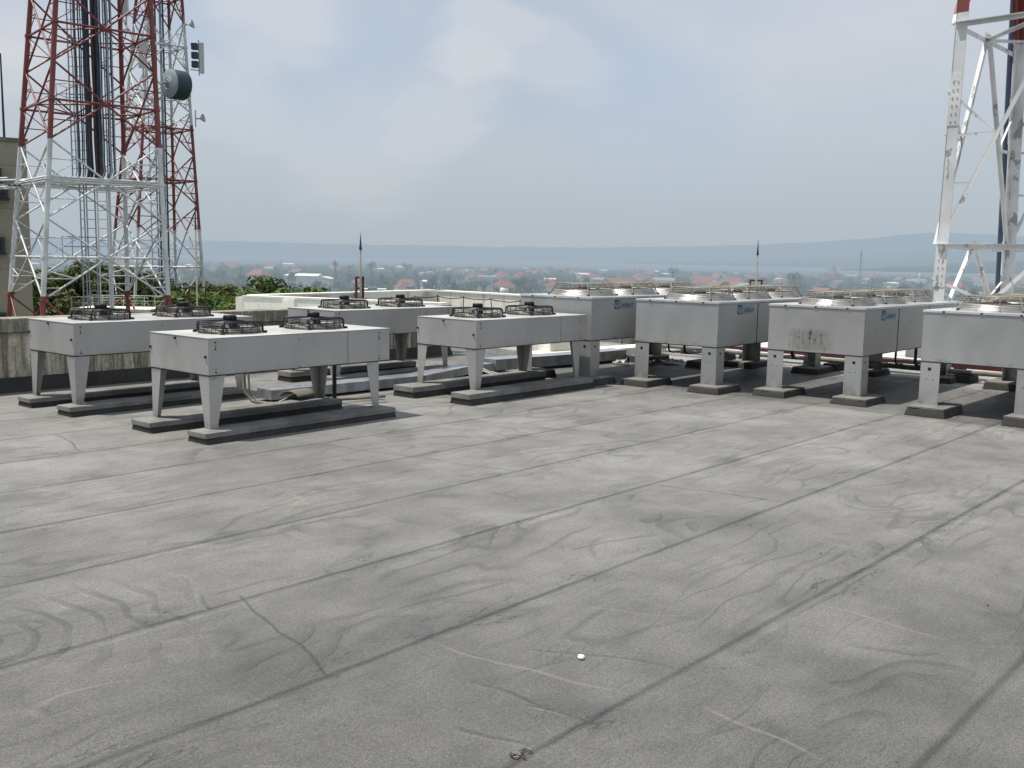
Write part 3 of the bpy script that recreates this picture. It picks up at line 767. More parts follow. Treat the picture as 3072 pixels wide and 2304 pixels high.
def make_big():
    root = empty('large_condenser', (0, 0, 0))
    mb = MB(); mb.box((0, 0, BZB), (BL, BW, BZT-.03)); mb.build('casing', M['casing2'], root, .004)
    mb = MB(); mb.box((-.008, -.008, BZT-.028), (BL+.008, BW+.008, BZT)); mb.build('lid', M['trim'], root, .003)
    mb = MB(); mb.box((.002, .002, BZB-.009), (BL-.002, BW-.002, BZB-.001)); mb.build('coil', M['black'], root)
    for cx in (.64, 1.74, 2.84): big_fan(root, cx, BW/2)
    for (x, y, su, sv) in ((.004, .004, 1, 1), (.004, BW-.004, 1, -1), (BL-.004, .004, -1, 1), (BL-.004, BW-.004, -1, -1)):
        lg = l_leg((x, y), su, sv, BZP, BZB-.0095, .215, .215, .005, M['casing2'])
        lo_ = lg.build('leg', M['casing2'], root)
        # cable hole rims and bolt holes in the flanges
        hm = MB()
        fx = x-su*.0015
        for yy, zz, rr in ((.10, BZB-.085, .020), (.075, BZB-.20, .006), (.145, BZB-.205, .006)):
            hm.tube((fx, y+sv*yy, zz), (fx+su*.004, y+sv*yy, zz), rr, n=14)
        fy = y-sv*.0015
        for xx, zz, rr in ((.10, BZB-.085, .018), (.06, BZB-.20, .006), (.14, BZB-.20, .006)):
            hm.tube((x+su*xx, fy, zz), (x+su*xx, fy+sv*.004, zz), rr, n=14)
        hm.build('hole', M['black'], lo_)
    for x in (1.13, 2.29):
        MB().box((x, -.004, BZB+.002), (x+.012, .001, BZT-.03)).build('panel_joint', M['wiredark'], root)
    for y in (.22, .62, 1.02):
        MB().box((-.013, y-.012, BZT-.024), (-.008, y+.012, BZT-.006)).build('clip', M['wiredark'], root)
    for x, z in ((.35, BZB+.30), (.02, BZB+.12), (.02, BZB+.4), (1.6, BZB+.35), (1.55, BZB+.15)):
        MB().tube((x, .001, z), (x, -.004, z), .006, n=8).build('bolt', M['wiredark'], root)
    # nameplate: pale film with dark emblem and blue lettering
    px0, px1, pz0, pz1 = .53, 1.01, BZT-.175, BZT-.035
    np_ = MB().box((px0, -.003, pz0), (px1, .001, pz1)).build('nameplate', M['label'], root)
    em = MB(); em.box((px0+.004, -.0045, pz0+.004), (px0+.118, -.0031, pz0+.128), 0)
    T = Matrix.Translation((px0+.063, -.0048, pz0+.066)) @ Matrix.Rotation(R(90), 4, 'X')
    def arc(r0, r1, a0, a1, mi, zz=0.0, n=18):
        vs = []; fs = []
        for i in range(n+1):
            a = R(a0+(a1-a0)*i/n)
            vs += [(r0*math.cos(a), r0*math.sin(a), zz), (r1*math.cos(a), r1*math.sin(a), zz)]
        for i in range(n): fs.append((2*i, 2*i+1, 2*i+3, 2*i+2))
        em.add(vs, fs, mi, False, T)
    arc(0, .047, 0, 360, 2, .0002); arc(.040, .050, -200, 20, 1, .0006); arc(.020, .030, -190, 10, 1, .0006)
    em.add([(-.030, .0, .0006), (-.020, .0, .0006), (-.020, .040, .0006), (-.030, .034, .0006)], [(0,1,2,3)], 1, False, T)
    em.add([(.020, .0, .0006), (.030, .0, .0006), (.030, .046, .0006), (.020, .046, .0006)], [(0,1,2,3)], 1, False, T)
    em.build('emblem', [M['emblem'], M['emblemw'], M['ink']], np_)
    me = text_mesh('Liebert', .112); me.materials.clear(); me.materials.append(M['ink'])
    xs = [v_.co.x for v_ in me.vertices]; wtxt = max(xs)-min(xs)
    lt = bpy.data.objects.new('lettering', me); COL.objects.link(lt); lt.parent = np_
    lt.location = (px0+.132, -.0042, pz0+.022); lt.rotation_euler = (R(90), 0, 0); lt.scale = (.335/wtxt, 1.0, 1)
    return root
big = make_big()
BG = [('E', 10.5785, 7.9824, .0216, .0073, 'large condenser furthest left of its row, end panel behind the middle two-fan condenser'),
      ('F', 11.1972, 6.4192, .0385, -.0065, 'large condenser second from the left, clean end panel and readable blue nameplate'),
      ('G', 11.6226, 4.6811, .0155, -.01, 'large condenser with black drip stains low on its end panel'),
      ('H', 11.4448, 2.6993, .0, .0094, 'nearest large condenser, cut off by the right edge of the view')]
PEDNAMES = {'E': 'leftmost large condenser', 'F': 'clean large condenser second in the row', 'G': 'drip-stained large condenser', 'H': 'right-hand large condenser'}
for i, (k, u, v, yaw, dz, lab) in enumerate(BG):
    o = big if i == 0 else copy_tree(big)
    o.location = (u, v, dz); o.rotation_euler = (0, 0, yaw)
    tag(o, lab, 'air conditioner', 'large condensers standing in a row')
    if k == 'G':
        c = find_child(o, 'casing')[0]; c.data = c.data.copy(); c.data.materials[0] = M['stain']
        tag(c, 'casing with black drip stains on its end panel')
    rz = Matrix.Rotation(yaw, 2)
    for (x0, x1, y0, y1, w1, w2) in ((-.24, .36, -.16, .25, 'front', 'right'), (-.27, .34, .86, 1.26, 'front', 'left'), (2.98, 3.58, -.14, .26, 'rear', 'right'), (2.98, 3.58, .95, 1.38, 'rear', 'left')):
        c = rz @ Vector((x0, y0)); h = BZP+dz+.014
        p = empty('leg_pedestal', (u+c.x, v+c.y, 0), yaw, 'concrete pedestal, %s %s leg of the %s' % (w1, w2, PEDNAMES[k]), 'pedestal', 'pedestals under the large condensers')
        rr = random.Random(int(u*100)+int(x0*10)*7+int(y0*10))
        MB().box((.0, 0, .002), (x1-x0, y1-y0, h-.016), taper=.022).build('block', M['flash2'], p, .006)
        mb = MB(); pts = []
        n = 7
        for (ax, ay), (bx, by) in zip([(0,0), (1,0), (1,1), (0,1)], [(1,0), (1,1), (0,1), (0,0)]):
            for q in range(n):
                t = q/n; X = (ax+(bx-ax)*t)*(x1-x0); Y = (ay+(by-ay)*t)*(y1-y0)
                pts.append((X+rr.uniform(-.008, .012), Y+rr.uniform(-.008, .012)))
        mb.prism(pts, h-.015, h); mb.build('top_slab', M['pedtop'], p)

# ------------------------------------------------------------------ ducts, pipes, cables, scraps on the roof
def box_duct(pts, wdt, h, name, label, z0=.03, mat='duct'):
    r = empty(name, (pts[0][0], pts[0][1], 0), 0, label, 'duct')
    o = Vector((pts[0][0], pts[0][1]))
    P = [Vector(p)-o for p in pts]
    # mitred offsets
    L = []; Rr = []
    for i, p in enumerate(P):
        d0 = (P[i]-P[i-1]).normalized() if i > 0 else (P[1]-P[0]).normalized()
        d1 = (P[i+1]-P[i]).normalized() if i < len(P)-1 else d0
        b = (d0+d1).normalized(); nrm = Vector((-b.y, b.x)); c = max(.5, b.dot(d1))
        L.append(p+nrm*wdt/2/c); Rr.append(p-nrm*wdt/2/c)
    for i in range(len(P)-1):
        mb = MB(); mb.prism([(q.x, q.y) for q in (Rr[i], Rr[i+1], L[i+1], L[i])], z0, h); mb.build('duct_section', M[mat], r, .004)
        mb = MB(); d = (P[i+1]-P[i]); n = max(1, int(d.length/1.1)); dd = d.normalized(); ang = math.atan2(dd.y, dd.x)
        for k in range(n):
            c = P[i]+d*((k+.5)/n)
            MB().box((-.05, -wdt/2+.01, .001), (.05, wdt/2-.01, z0-.001), 0, Matrix.Translation((c.x, c.y, 0)) @ Matrix.Rotation(ang, 4, 'Z')).build('bearer', M['rubber'], r)
    return r
box_duct([(6.45, 9.50), (8.75, 9.43), (10.1, 9.86), (10.55, 9.86)], .30, .145, 'sheet_metal_duct', 'long grey sheet metal duct running low from the nearest condenser and bending behind the next')
box_duct([(10.58, 9.86), (12.2, 9.66), (13.5, 9.60)], .34, .20, 'sheet_metal_duct', 'second sheet metal duct continuing under the leftmost large condenser', .04)
box_duct([(12.0, 10.35), (15.2, 9.95)], .45, .16, 'sheet_metal_duct', 'flat white duct cover lying behind the leftmost large condenser', .03, 'whitecap')

def red_tray():
    r = empty('cable_tray', (15.35, 3.0, 0), R(-1), 'long red oxide perforated cable tray behind the large condensers', 'cable tray')
    mb = MB()
    mb.box((0, -12, .16), (.25, 7.6, .165)); mb.box((0, -12, .1655), (.005, 7.6, .215)); mb.box((.245, -12, .1655), (.25, 7.6, .215)); mb.build('tray', M['redpipe'], r)
    for i in range(16):
        MB().box((-.02, -11.5+i*1.2, .001), (.27, -11.4+i*1.2, .158)).build('support', M['rubber'], r)
    for k in range(5):
        mb = MB(); x = .05+k*.04
        mb.path([(x+rng.uniform(-.01, .01), -12+i*.7, .185+rng.uniform(0, .02)) for i in range(29)], .013, 5); mb.build('cable', M['bluecable'] if k % 2 else M['insul'], r)
    r2 = empty('refrigerant_pipe', (14.95, 3, 0), R(-1), 'pair of grey lagged pipes running along in front of the red cable tray', 'pipe')
    for k, (x, z, rr) in enumerate(((0, .15, .035), (.11, .16, .022))):
        MB().path([(x, -12+i*.8, z+.006*math.sin(i*1.7+k)) for i in range(25)], rr, 8).build('pipe', M['steelblue' if k else 'insul'], r2)
    for i in range(9):
        MB().box((-.12, -10.6+i*2.0, .001), (.24, -10.38+i*2.0, .112), taper=.01).build('support_block', M['flash'], r2)
red_tray()

# pipes dropping from each large condenser to the tray
for k, u, v in (('E', 10.5785, 7.9824), ('F', 11.1972, 6.4192), ('G', 11.6226, 4.6811), ('H', 11.4448, 2.6993)):
    x = u+3.1
    r = empty('drop_pipe', (x, v+.75, 0), 0, 'thin dark pipes dropping behind the %s' % PEDNAMES[k], 'pipe', 'drop pipes behind the large condensers')
    for q, (dx, dy, rr) in enumerate(((0, 0, .016), (.03, -.28, .022))):
        MB().path([(dx, dy, .575), (dx, dy, .26), (dx+.04, dy, .215), (dx+.12, dy, .195), (15.0-x, dy, .19)], rr, 6).build('pipe', M['bluecable'], r)

# pipes and saddle behind the nearest condenser
def pipes_b():
    r = empty('refrigerant_pipe', (5.8, 9.0, 0), 0, 'two thin lagged pipes snaking over the roof behind the nearest condenser', 'pipe')
    o = Vector((5.8, 9.0, 0))
    for k, off in enumerate((0.0, .055)):
        pts = [(6.08+off, 9.34, .60), (6.08+off, 9.33, .30), (6.07+off, 9.30, .16), (6.09+off, 9.20, .07), (6.16+off, 9.08+off, .045), (6.3, 8.98+off, .05), (6.48, 8.90+off*1.4, .125), (6.62, 8.86+off*1.4, .115), (6.85, 8.80+off*1.5, .055), (7.2, 8.78+off*1.3, .04), (7.6, 8.74+off, .035)]
        P = [Vector(p)-o for p in pts]
        MB().path(P, .016-.004*k, 7).build('pipe', M['copper' if k else 'insul'], r)
    s = empty('pipe_saddle', (6.47, 8.88, 0), R(12), 'bent brown sheet saddle propped over the pipes behind the nearest condenser', 'pipe saddle')
    vs = []; fs = []; N = 8
    for i in range(N+1):
        t = i/N; a = R(-62+124*t); y = .16*math.sin(a); z = .115+.115*math.cos(a)-.05
        vs += [(-.15, y, z+.02), (.15, y, z+.02), (-.15, y*.95, z+.012), (.15, y*.95, z+.012)]
    for i in range(N):
        a = i*4; b = a+4; fs += [(a, a+1, b+1, b), (a+2, b+2, b+3, a+3), (a, b, b+2, a+2), (a+1, a+3, b+3, b+1)]
    fs += [(0, 2, 3, 1), (N*4, N*4+1, N*4+3, N*4+2)]
    MB().add(vs, fs, 0, True).build('cover', M['insul'], s)
    MB().box((-.08, -.07, .001), (.08, .07, .105), taper=.02).build('block', M['flash'], s)
    c = empty('drain_pipe', (6.92, 8.80, 0), 0, 'black upright pipe with a short elbow at the right rear of the nearest condenser', 'pipe')
    MB().path([(.0, .02, .001), (0, .02, .2), (0, .02, .45), (.03, .0, .50), (.10, -.03, .51), (.42, -.1, .51)], .024, 8).build('pipe', M['black'], c)
    d = empty('loose_cable', (9.75, 9.2, 0), 0, 'two loose white cables drooping behind the plinth of the middle condenser', 'cable')
    o = Vector((9.75, 9.2, 0))
    for k in range(2):
        pts = [(9.98, 9.62-.02*k, .19), (9.95, 9.48-.05*k, .17-.05*k), (10.0, 9.32-.04*k, .10-.03*k), (10.13, 9.18-.05*k, .06), (10.32, 9.05-.03*k, .035), (10.55, 8.98+.02*k, .05), (10.72, 8.92, .10)]
        P = [Vector(p)-o for p in pts]
        MB().path(P, .012, 6).build('cable', M['cablew'], d)
pipes_b()
for (u, v, rot, sx, sy, lab, mt) in ((13.35, 8.95, 20, .5, .28, 'crumpled pale scrap sheet lying beneath the leftmost large condenser', 'scrap'),
                                     (13.0, 9.18, -30, .26, .14, 'small curled white scrap beside the crumpled pale sheet', 'cablew'),
                                     (13.75, 8.72, 60, .35, .3, 'tan broken board beside the crumpled pale sheet', 'scrap')):
    vs = []; fs = []; n = 6; rr = random.Random(int(u*100))
    for i in range(n+1):
        for j in range(n+1):
            vs.append(((i/n-.5)*sx, (j/n-.5)*sy, .03+.07*rr.random()*(.4+.6*math.sin(i*1.1)**2)))
    for i in range(n):
        for j in range(n): fs.append((i*(n+1)+j, (i+1)*(n+1)+j, (i+1)*(n+1)+j+1, i*(n+1)+j+1))
    o = MB().add(vs, fs).build('scrap_sheet', M[mt]); o.location = (u, v, 0); o.rotation_euler = (0, 0, R(rot))
    tag(o, lab, 'scrap')

def debris():
    rr = random.Random(4); lm = MB()
    for i in range(16):
        a = rr.random()*6.28; q = .026*math.sqrt(rr.random()); c = Vector((q*math.cos(a)*1.6, q*math.sin(a), .004+.006*rr.random()))
        T = Matrix.Translation(c) @ Matrix.Rotation(rr.random()*6, 4, 'Z') @ Matrix.Rotation(rr.uniform(-.5, .5), 4, 'X')
        lm.box((-.010, -.003, -.0015), (.010, .003, .0015), i % 2, T)
    o = lm.build('leaf_litter', [M['insul'], M['flash']]); o.location = (2.39, 2.05, 0)
    tag(o, 'little heap of brown leaf litter at the bottom edge beside a seam', 'litter')
debris()
def pebble(u, v, s, mat, label, group=None, name='stone'):
    bm = bmesh.new(); bmesh.ops.create_icosphere(bm, subdivisions=2, radius=s); rr = random.Random(int(u*1000+v*313))
    for vt in bm.verts: vt.co *= 1+.28*mnoise.noise(vt.co*(1.6/s)+Vector((u, v, 0)));
    for vt in bm.verts: vt.co.z *= .62
    me = bpy.data.meshes.new(name); bm.to_mesh(me); bm.free(); me.materials.append(mat)
    o = bpy.data.objects.new(name, me); COL.objects.link(o); o.location = (u, v, s*.5); o.rotation_euler = (0, 0, rr.random()*6)
    return tag(o, label, 'stone', group)
pebble(3.181, 2.405, .017, M['stone'], 'small bright white stone alone on the roof felt in the foreground')
for (x, y) in ((5.35, 2.35), (5.1, 1.35), (6.4, 3.2), (7.5, 2.2)):
    pebble(x+rng.uniform(-.1, .1), y+rng.uniform(-.1, .1), rng.uniform(.004, .006), M['grit'], 'tiny dark crumb of grit on the open roof felt', 'specks of grit on the roof', 'grit_crumb')

# ------------------------------------------------------------------ lightning rods
def rod(u, v, z0, zb, zf, ztop, label, fw=.24, fa=0.0, cap_pole=True):
    r = empty('lightning_rod', (u, v, z0), fa, label, 'lightning rod', 'lightning rods on rusty frames')
    w2 = fw/2
    for s in (-1, 1):
        MB().box((s*w2-.02, -.02, 0), (s*w2+.02, .02, zf-z0)).build('frame_post', M['rust'], r)
    for zz in (zf-z0-.02, (zf-z0)*.45+ (zb-z0)*.5):
        MB().box((-w2+.021, -.018, zz-.025), (w2-.021, .018, zz+.015)).build('frame_bar', M['rust'], r)
    zj = zf+(ztop-zf)*.62
    MB().tube((0, -.03, zb-z0), (0, -.03, zj-z0), .025, .019, 8).build('pole', M['scrap'], r)
    m = MB(); m.tube((0, -.03, zj-z0), (0, -.03, zj-z0+.06), .034, n=8); m.tube((0, -.03, zj-z0+.062), (0, -.03, ztop-z0), .026, .004, 8); m.build('spike', M['wiredark'], r)
    return r
RA = math.atan2(-.747, .665)
rod(14.07, 17.03, .30, .80, 1.22, 2.16, 'lightning rod with rusty frame clamped to the far wing parapet', .22, .15)
rod(25.0, 13.2, .40, .95, 1.21, 2.3, 'lightning rod with rusty bracket beyond the large condensers on the right', .32, RA)
p = plan(-9.6, 30.0)
rod(p.x, p.y, -.9, -.3, .66, 3.4, 'tall rusty frame and pole by the left tower base, right of the fans', .50, RA)
MB().box((-.4, -.4, GZ+.9), (.4, .4, 0)).build('base', M['creamdirty'], [o for o in bpy.data.objects if o.get('label', '').startswith('tall rusty frame')][0])

# ------------------------------------------------------------------ lattice towers
def tower(name, label, lat, dep, rot, hd0, z0, slope, lean, levels, zfoot, ztop, leg_r, brace_r, mat, flats=False, secondary=True, noring=()):
    c = plan(lat, dep)
    root = empty(name, (c.x, c.y, 0), 0, label, 'tower')
    def vert(k, z):
        hd = hd0 - slope*(z-z0); a = R(rot+90*k)
        q = RH*(math.cos(a)*hd+lean*(z-z0)) + FH*math.sin(a)*hd
        return Vector((q.x, q.y, z))
    for k in range(4):
        mb = MB()
        zs = [zfoot]+[z for z in levels if zfoot < z < ztop]+[ztop]
        for a, b in zip(zs, zs[1:]):
            p, q = vert(k, a), vert(k, b)
            if flats:
                # angle-iron leg, flanges along the two faces
                e1 = (vert((k+1) % 4, a)-p).normalized(); e2 = (vert((k+3) % 4, a)-p).normalized()
                th = .018
                for e, oth in ((e1, e2), (e2, e1)):
                    w_ = e*leg_r*2; tt = oth*th
                    st = oth*(th+.001) if False else Vector((0, 0, 0))
                    mb.add([p+st, p+w_, p+w_+tt, p+tt, q, q+w_, q+w_+tt, q+tt], [(0,3,2,1), (4,5,6,7), (0,1,5,4), (1,2,6,5), (2,3,7,6), (3,0,4,7)])
            else:
                mb.tube(p, q, leg_r, n=10)
        if not flats:
            for z in levels:
                if zfoot < z < ztop: mb.tube(vert(k, z-.05), vert(k, z+.05), leg_r*1.35, n=10)
        mb.build('leg', mat, root)
        MB().box(tuple(vert(k, zfoot)+Vector((-.3, -.3, -.25))), tuple(vert(k, zfoot)+Vector((.3, .3, .0)))).build('footing', M['cap'], root)
    def bar(mb, p, q, r):
        if flats:
            p = Vector(p); q = Vector(q); d = (q-p).normalized(); a = d.cross(Vector((0, 0, 1)))
            a = a.normalized() if a.length > 1e-3 else Vector((1, 0, 0)); b = d.cross(a)
            for u_, v_ in ((a, b), (b, a)):
                w_ = u_*r*2.2; t_ = v_*.008
                mb.add([p, p+w_, p+w_+t_, p+t_, q, q+w_, q+w_+t_, q+t_], [(0,3,2,1), (4,5,6,7), (0,1,5,4), (1,2,6,5), (2,3,7,6), (3,0,4,7)])
        else: mb.tube(p, q, r, n=5, cap=False)
    for i, z in enumerate(levels):
        if i in noring: continue
        mb = MB()
        V = [vert(k, z) for k in range(4)]; Mi = [(V[k]+V[(k+1) % 4])/2 for k in range(4)]
        for k in range(4):
            bar(mb, V[k], V[(k+1) % 4], brace_r*1.15); bar(mb, Mi[k], Mi[(k+1) % 4], brace_r*.8)
            dd = (V[(k+1) % 4]-V[k]).normalized()
            g = Mi[k]; mb.add([g-dd*.16+Vector((0,0,-.10)), g+dd*.16+Vector((0,0,-.10)), g+dd*.16+Vector((0,0,.10)), g-dd*.16+Vector((0,0,.10))], [(0,1,2,3)])
        mb.build('ring_beam', mat, root)
    zs = list(levels)
    for i, (a, b) in enumerate(zip(zs, zs[1:])):
        for k in range(4):
            mb = MB()
            A, B = k, (k+1) % 4; zm = (a+b)/2
            m0 = (vert(A, a)+vert(B, a))/2; m1 = (vert(A, b)+vert(B, b))/2
            if i == 0 and not flats:
                for X in (A, B): bar(mb, vert(X, b), m0, brace_r)
            elif (i == 1) or flats:
                for X in (A, B): bar(mb, m1, vert(X, a), brace_r)
                if secondary:
                    for X in (A, B):
                        d = m1.lerp(vert(X, a), .5); bar(mb, d, vert(X, d.z), brace_r*.62)
                        d2 = m1.lerp(vert(X, a), .72); bar(mb, d, vert(X, b-(b-a)*.30), brace_r*.62); bar(mb, d2, vert(X, d2.z), brace_r*.5)
            else:
                for X in (A, B):
                    c_ = vert(X, zm); bar(mb, m0, c_, brace_r); bar(mb, c_, m1, brace_r)
                    if secondary:
                        for (q, t) in ((m0, .5), (m1, .5)):
                            d = q.lerp(c_, t); bar(mb, d, vert(X, d.z), brace_r*.55)
                            zc = a if q is m0 else b
                            bar(mb, d, vert(X, zc).lerp(q, .0) if False else vert(X, zc + (zm-zc)*.02), brace_r*.45)
            mb.build('bracing', mat, root)
    return root, vert
lv1 = [-1.7, .03, 1.44, 4.03, 6.61, 9.11, 11.7, 14.3]
M['tower1'] = mat_tower('tower_paint', [(-20, 'r'), (.03, 'w'), (5.29, 'r'), (10.9, 'w')], -20, 20, .12)
t1, v1 = tower('lattice_tower', 'nearer red and white lattice tower on the left, dark cable bundles inside', -15.335, 35.67, -4.8, 2.968, .03, .078, .041, lv1, GZ+.3, 15.2, .088, .036, M['tower1'], noring=(1,))
def tower1_extra():
    def at(dx, dy): q = RH*(dx+.20)+FH*dy; return q.x, q.y
    # platform ring with grating at 4 m
    mb = MB(); z = 4.03
    Vv = [v1(k, z) for k in range(4)]
    for k in range(4):
        A, B = Vv[k], Vv[(k+1) % 4]
        for off in (.07, -.08): mb.tube(A+Vector((0,0,off)), B+Vector((0,0,off)), .035, n=5)
    for s in (-1, 1):
        a = Vector((*at(-2.2, s*.55), z+.03)); b = Vector((*at(2.3, s*.55), z+.03)); mb.tube(a, b, .04, n=5)
    a0, a1 = at(-2.1, -.6), at(2.2, .6)
    T = Matrix(((RH.x, FH.x, 0, 0), (RH.y, FH.y, 0, 0), (0, 0, 1, 0), (0, 0, 0, 1)))
    for i in range(22): mb.box((-2.1+i*.2, -.55, z+.03), (-2.1+i*.2+.05, .55, z+.05), 0, T)
    mb.build('platform', M['whitesteel'], t1)
    # cable bundles
    for dx, r, col in ((-.34, .03, 'steelblue'), (.02, .045, 'bluecable'), (.10, .05, 'bluecable'), (.16, .04, 'rust'), (.22, .03, 'bluecable'), (.38, .105, 'bluecable'), (.44, .06, 'bluecable'), (.31, .05, 'rust'), (.74, .045, 'steelblue'), (.80, .04, 'bluecable'), (-.28, .02, 'bluecable'), (-.14, .022, 'rust'), (-.06, .02, 'bluecable'), (.06, .02, 'rust'), (.27, .022, 'bluecable'), (.50, .022, 'rust'), (-.44, .022, 'steelblue'), (-.2, .026, 'bluecable'), (-.1, .03, 'steelblue'), (.58, .02, 'steelblue'), (.66, .02, 'bluecable')):
        x, y = at(dx, rng.uniform(-.25, .25)); mb = MB()
        pts = [(x+.012*math.sin(i*1.9+dx*9), y, 15.2-i*.8) for i in range(14)]
        pts += [(x+.02, y, 4.5), (x-.10*(1 if dx > .3 else .4), y, 4.18), (x-.5, y+.2, 4.1)]
        mb.path(pts, r, 8); mb.build('cable', M[col], t1)
    for dx, wd, zt, zb, mt in ((-.22, .42, 15.2, 4.1, 'steelblue'), (.74, .28, 15.2, 4.1, 'steelblue'), (-.55, .22, 15.2, 4.1, 'steelblue'), (.36, .34, 4.0, -6, 'whitesteel'), (-.05, .3, 4.0, -6, 'steelblue'), (-.36, .14, 4.0, -6, 'steelblue'), (.62, .05, 4.0, -6, 'whitesteel')):
        mb = MB()
        for s in (-.5, .5):
            x, y = at(dx+s*wd, .1); mb.tube((x, y, zb), (x, y, zt), .026, n=5)
        if wd > .1:
            n = int((zt-zb)/.32)
            for i in range(n):
                z = zb+(i+.5)*.32; a = at(dx-.5*wd, .1); b = at(dx+.5*wd, .1); mb.tube((*a, z), (*b, z), .013, n=4, cap=False)
        mb.build('ladder', M[mt], t1)
    # small guard rail cages on two rings
    for z in (6.7, 1.42):
        mb = MB(); c = [at(-.95, -.3), at(-.05, -.3), at(-.05, .5), at(-.95, .5)]
        for i in range(4):
            a, b = c[i], c[(i+1) % 4]; mb.tube((*a, z), (*a, z+.75), .014, n=4)
            for h in (.4, .75): mb.tube((*a, z+h), (*b, z+h), .014, n=4)
        mb.build('guard_rail', M['steelblue'], t1)
tower1_extra()
# cable bridge to the office block
def bridge():
    c = plan(-15.3, 35.67); r = empty('cable_bridge', (c.x, c.y, 0), 0, 'white horizontal cable bridge from the left tower to the tan building', 'cable bridge')
    mb = MB(); q0 = plan(-2.3, -.3); q1 = plan(-14, 6.5)
    d = (q1-q0).normalized(); nn = Vector((-d.y, d.x))*.35
    for s in (-1, 1):
        for z in (3.86, 4.16): mb.tube((*(q0+nn*s), z), (*(q1+nn*s), z), .032, n=5)
    N = 26
    for i in range(N):
        p_ = q0.lerp(q1, (i+.5)/N); mb.tube((*(p_-nn), 3.88), (*(p_+nn), 3.88), .02, n=4)
    mb.build('frame', M['whitesteel'], r)
    for k in range(6):
        mb = MB(); o = nn*(-.7+.28*k); mb.path([(*(q0.lerp(q1, i/12)+o), 3.94+.015*math.sin(i*2.1+k)) for i in range(13)], .028, 5); mb.build('cable', M['bluecable' if k % 2 else 'steelblue'], r)
bridge()
lv2 = [-1.9, .86, 2.93, 5.65, 8.45, 10.3, 12.9, 15.5, 18.1]
M['tower2'] = mat_tower('far_tower_paint', [(-20, 'w'), (2.93, 'r'), (8.6, 'w'), (14.0, 'r')], -20, 22, .2)
t2, v2 = tower('lattice_tower', 'further red and white lattice tower carrying a big drum antenna', -20.28, 56.3, -3.6, 2.629, .86, .092, .036, lv2, GZ+.3, 19.4, .085, .042, M['tower2'], noring=(2,))
def tower2_extra():
    def at(dx, dy): q = RH*dx+FH*dy; return q.x, q.y
    for dx, r, col in ((.35, .05, 'bluecable'), (.55, .07, 'steelblue'), (.75, .05, 'bluecable'), (.2, .03, 'steelblue')):
        x, y = at(dx, rng.uniform(-.3, .3)); MB().path([(x, y, 20-i*1.0) for i in range(26)], r, 7).build('cable', M[col], t2)
    mb = MB()
    for s in (-.5, .5):
        x, y = at(s*.34-.1, .1); mb.tube((x, y, -6), (x, y, 20), .026, n=5)
    for i in range(80):
        z = -6+(i+.5)*.325; mb.tube((*at(-.27, .1), z), (*at(.07, .1), z), .013, n=4, cap=False)
    mb.build('ladder', M['steelblue'], t2)
tower2_extra()
def local_at(lat, dep, z, rot=0):      # matrix: x right of view, y ahead, z up
    c = plan(lat, dep)
    return Matrix.Translation((c.x, c.y, z)) @ Matrix(((RH.x, FH.x, 0, 0), (RH.y, FH.y, 0, 0), (0, 0, 1, 0), (0, 0, 0, 1))) @ Matrix.Rotation(rot, 4, 'Z')
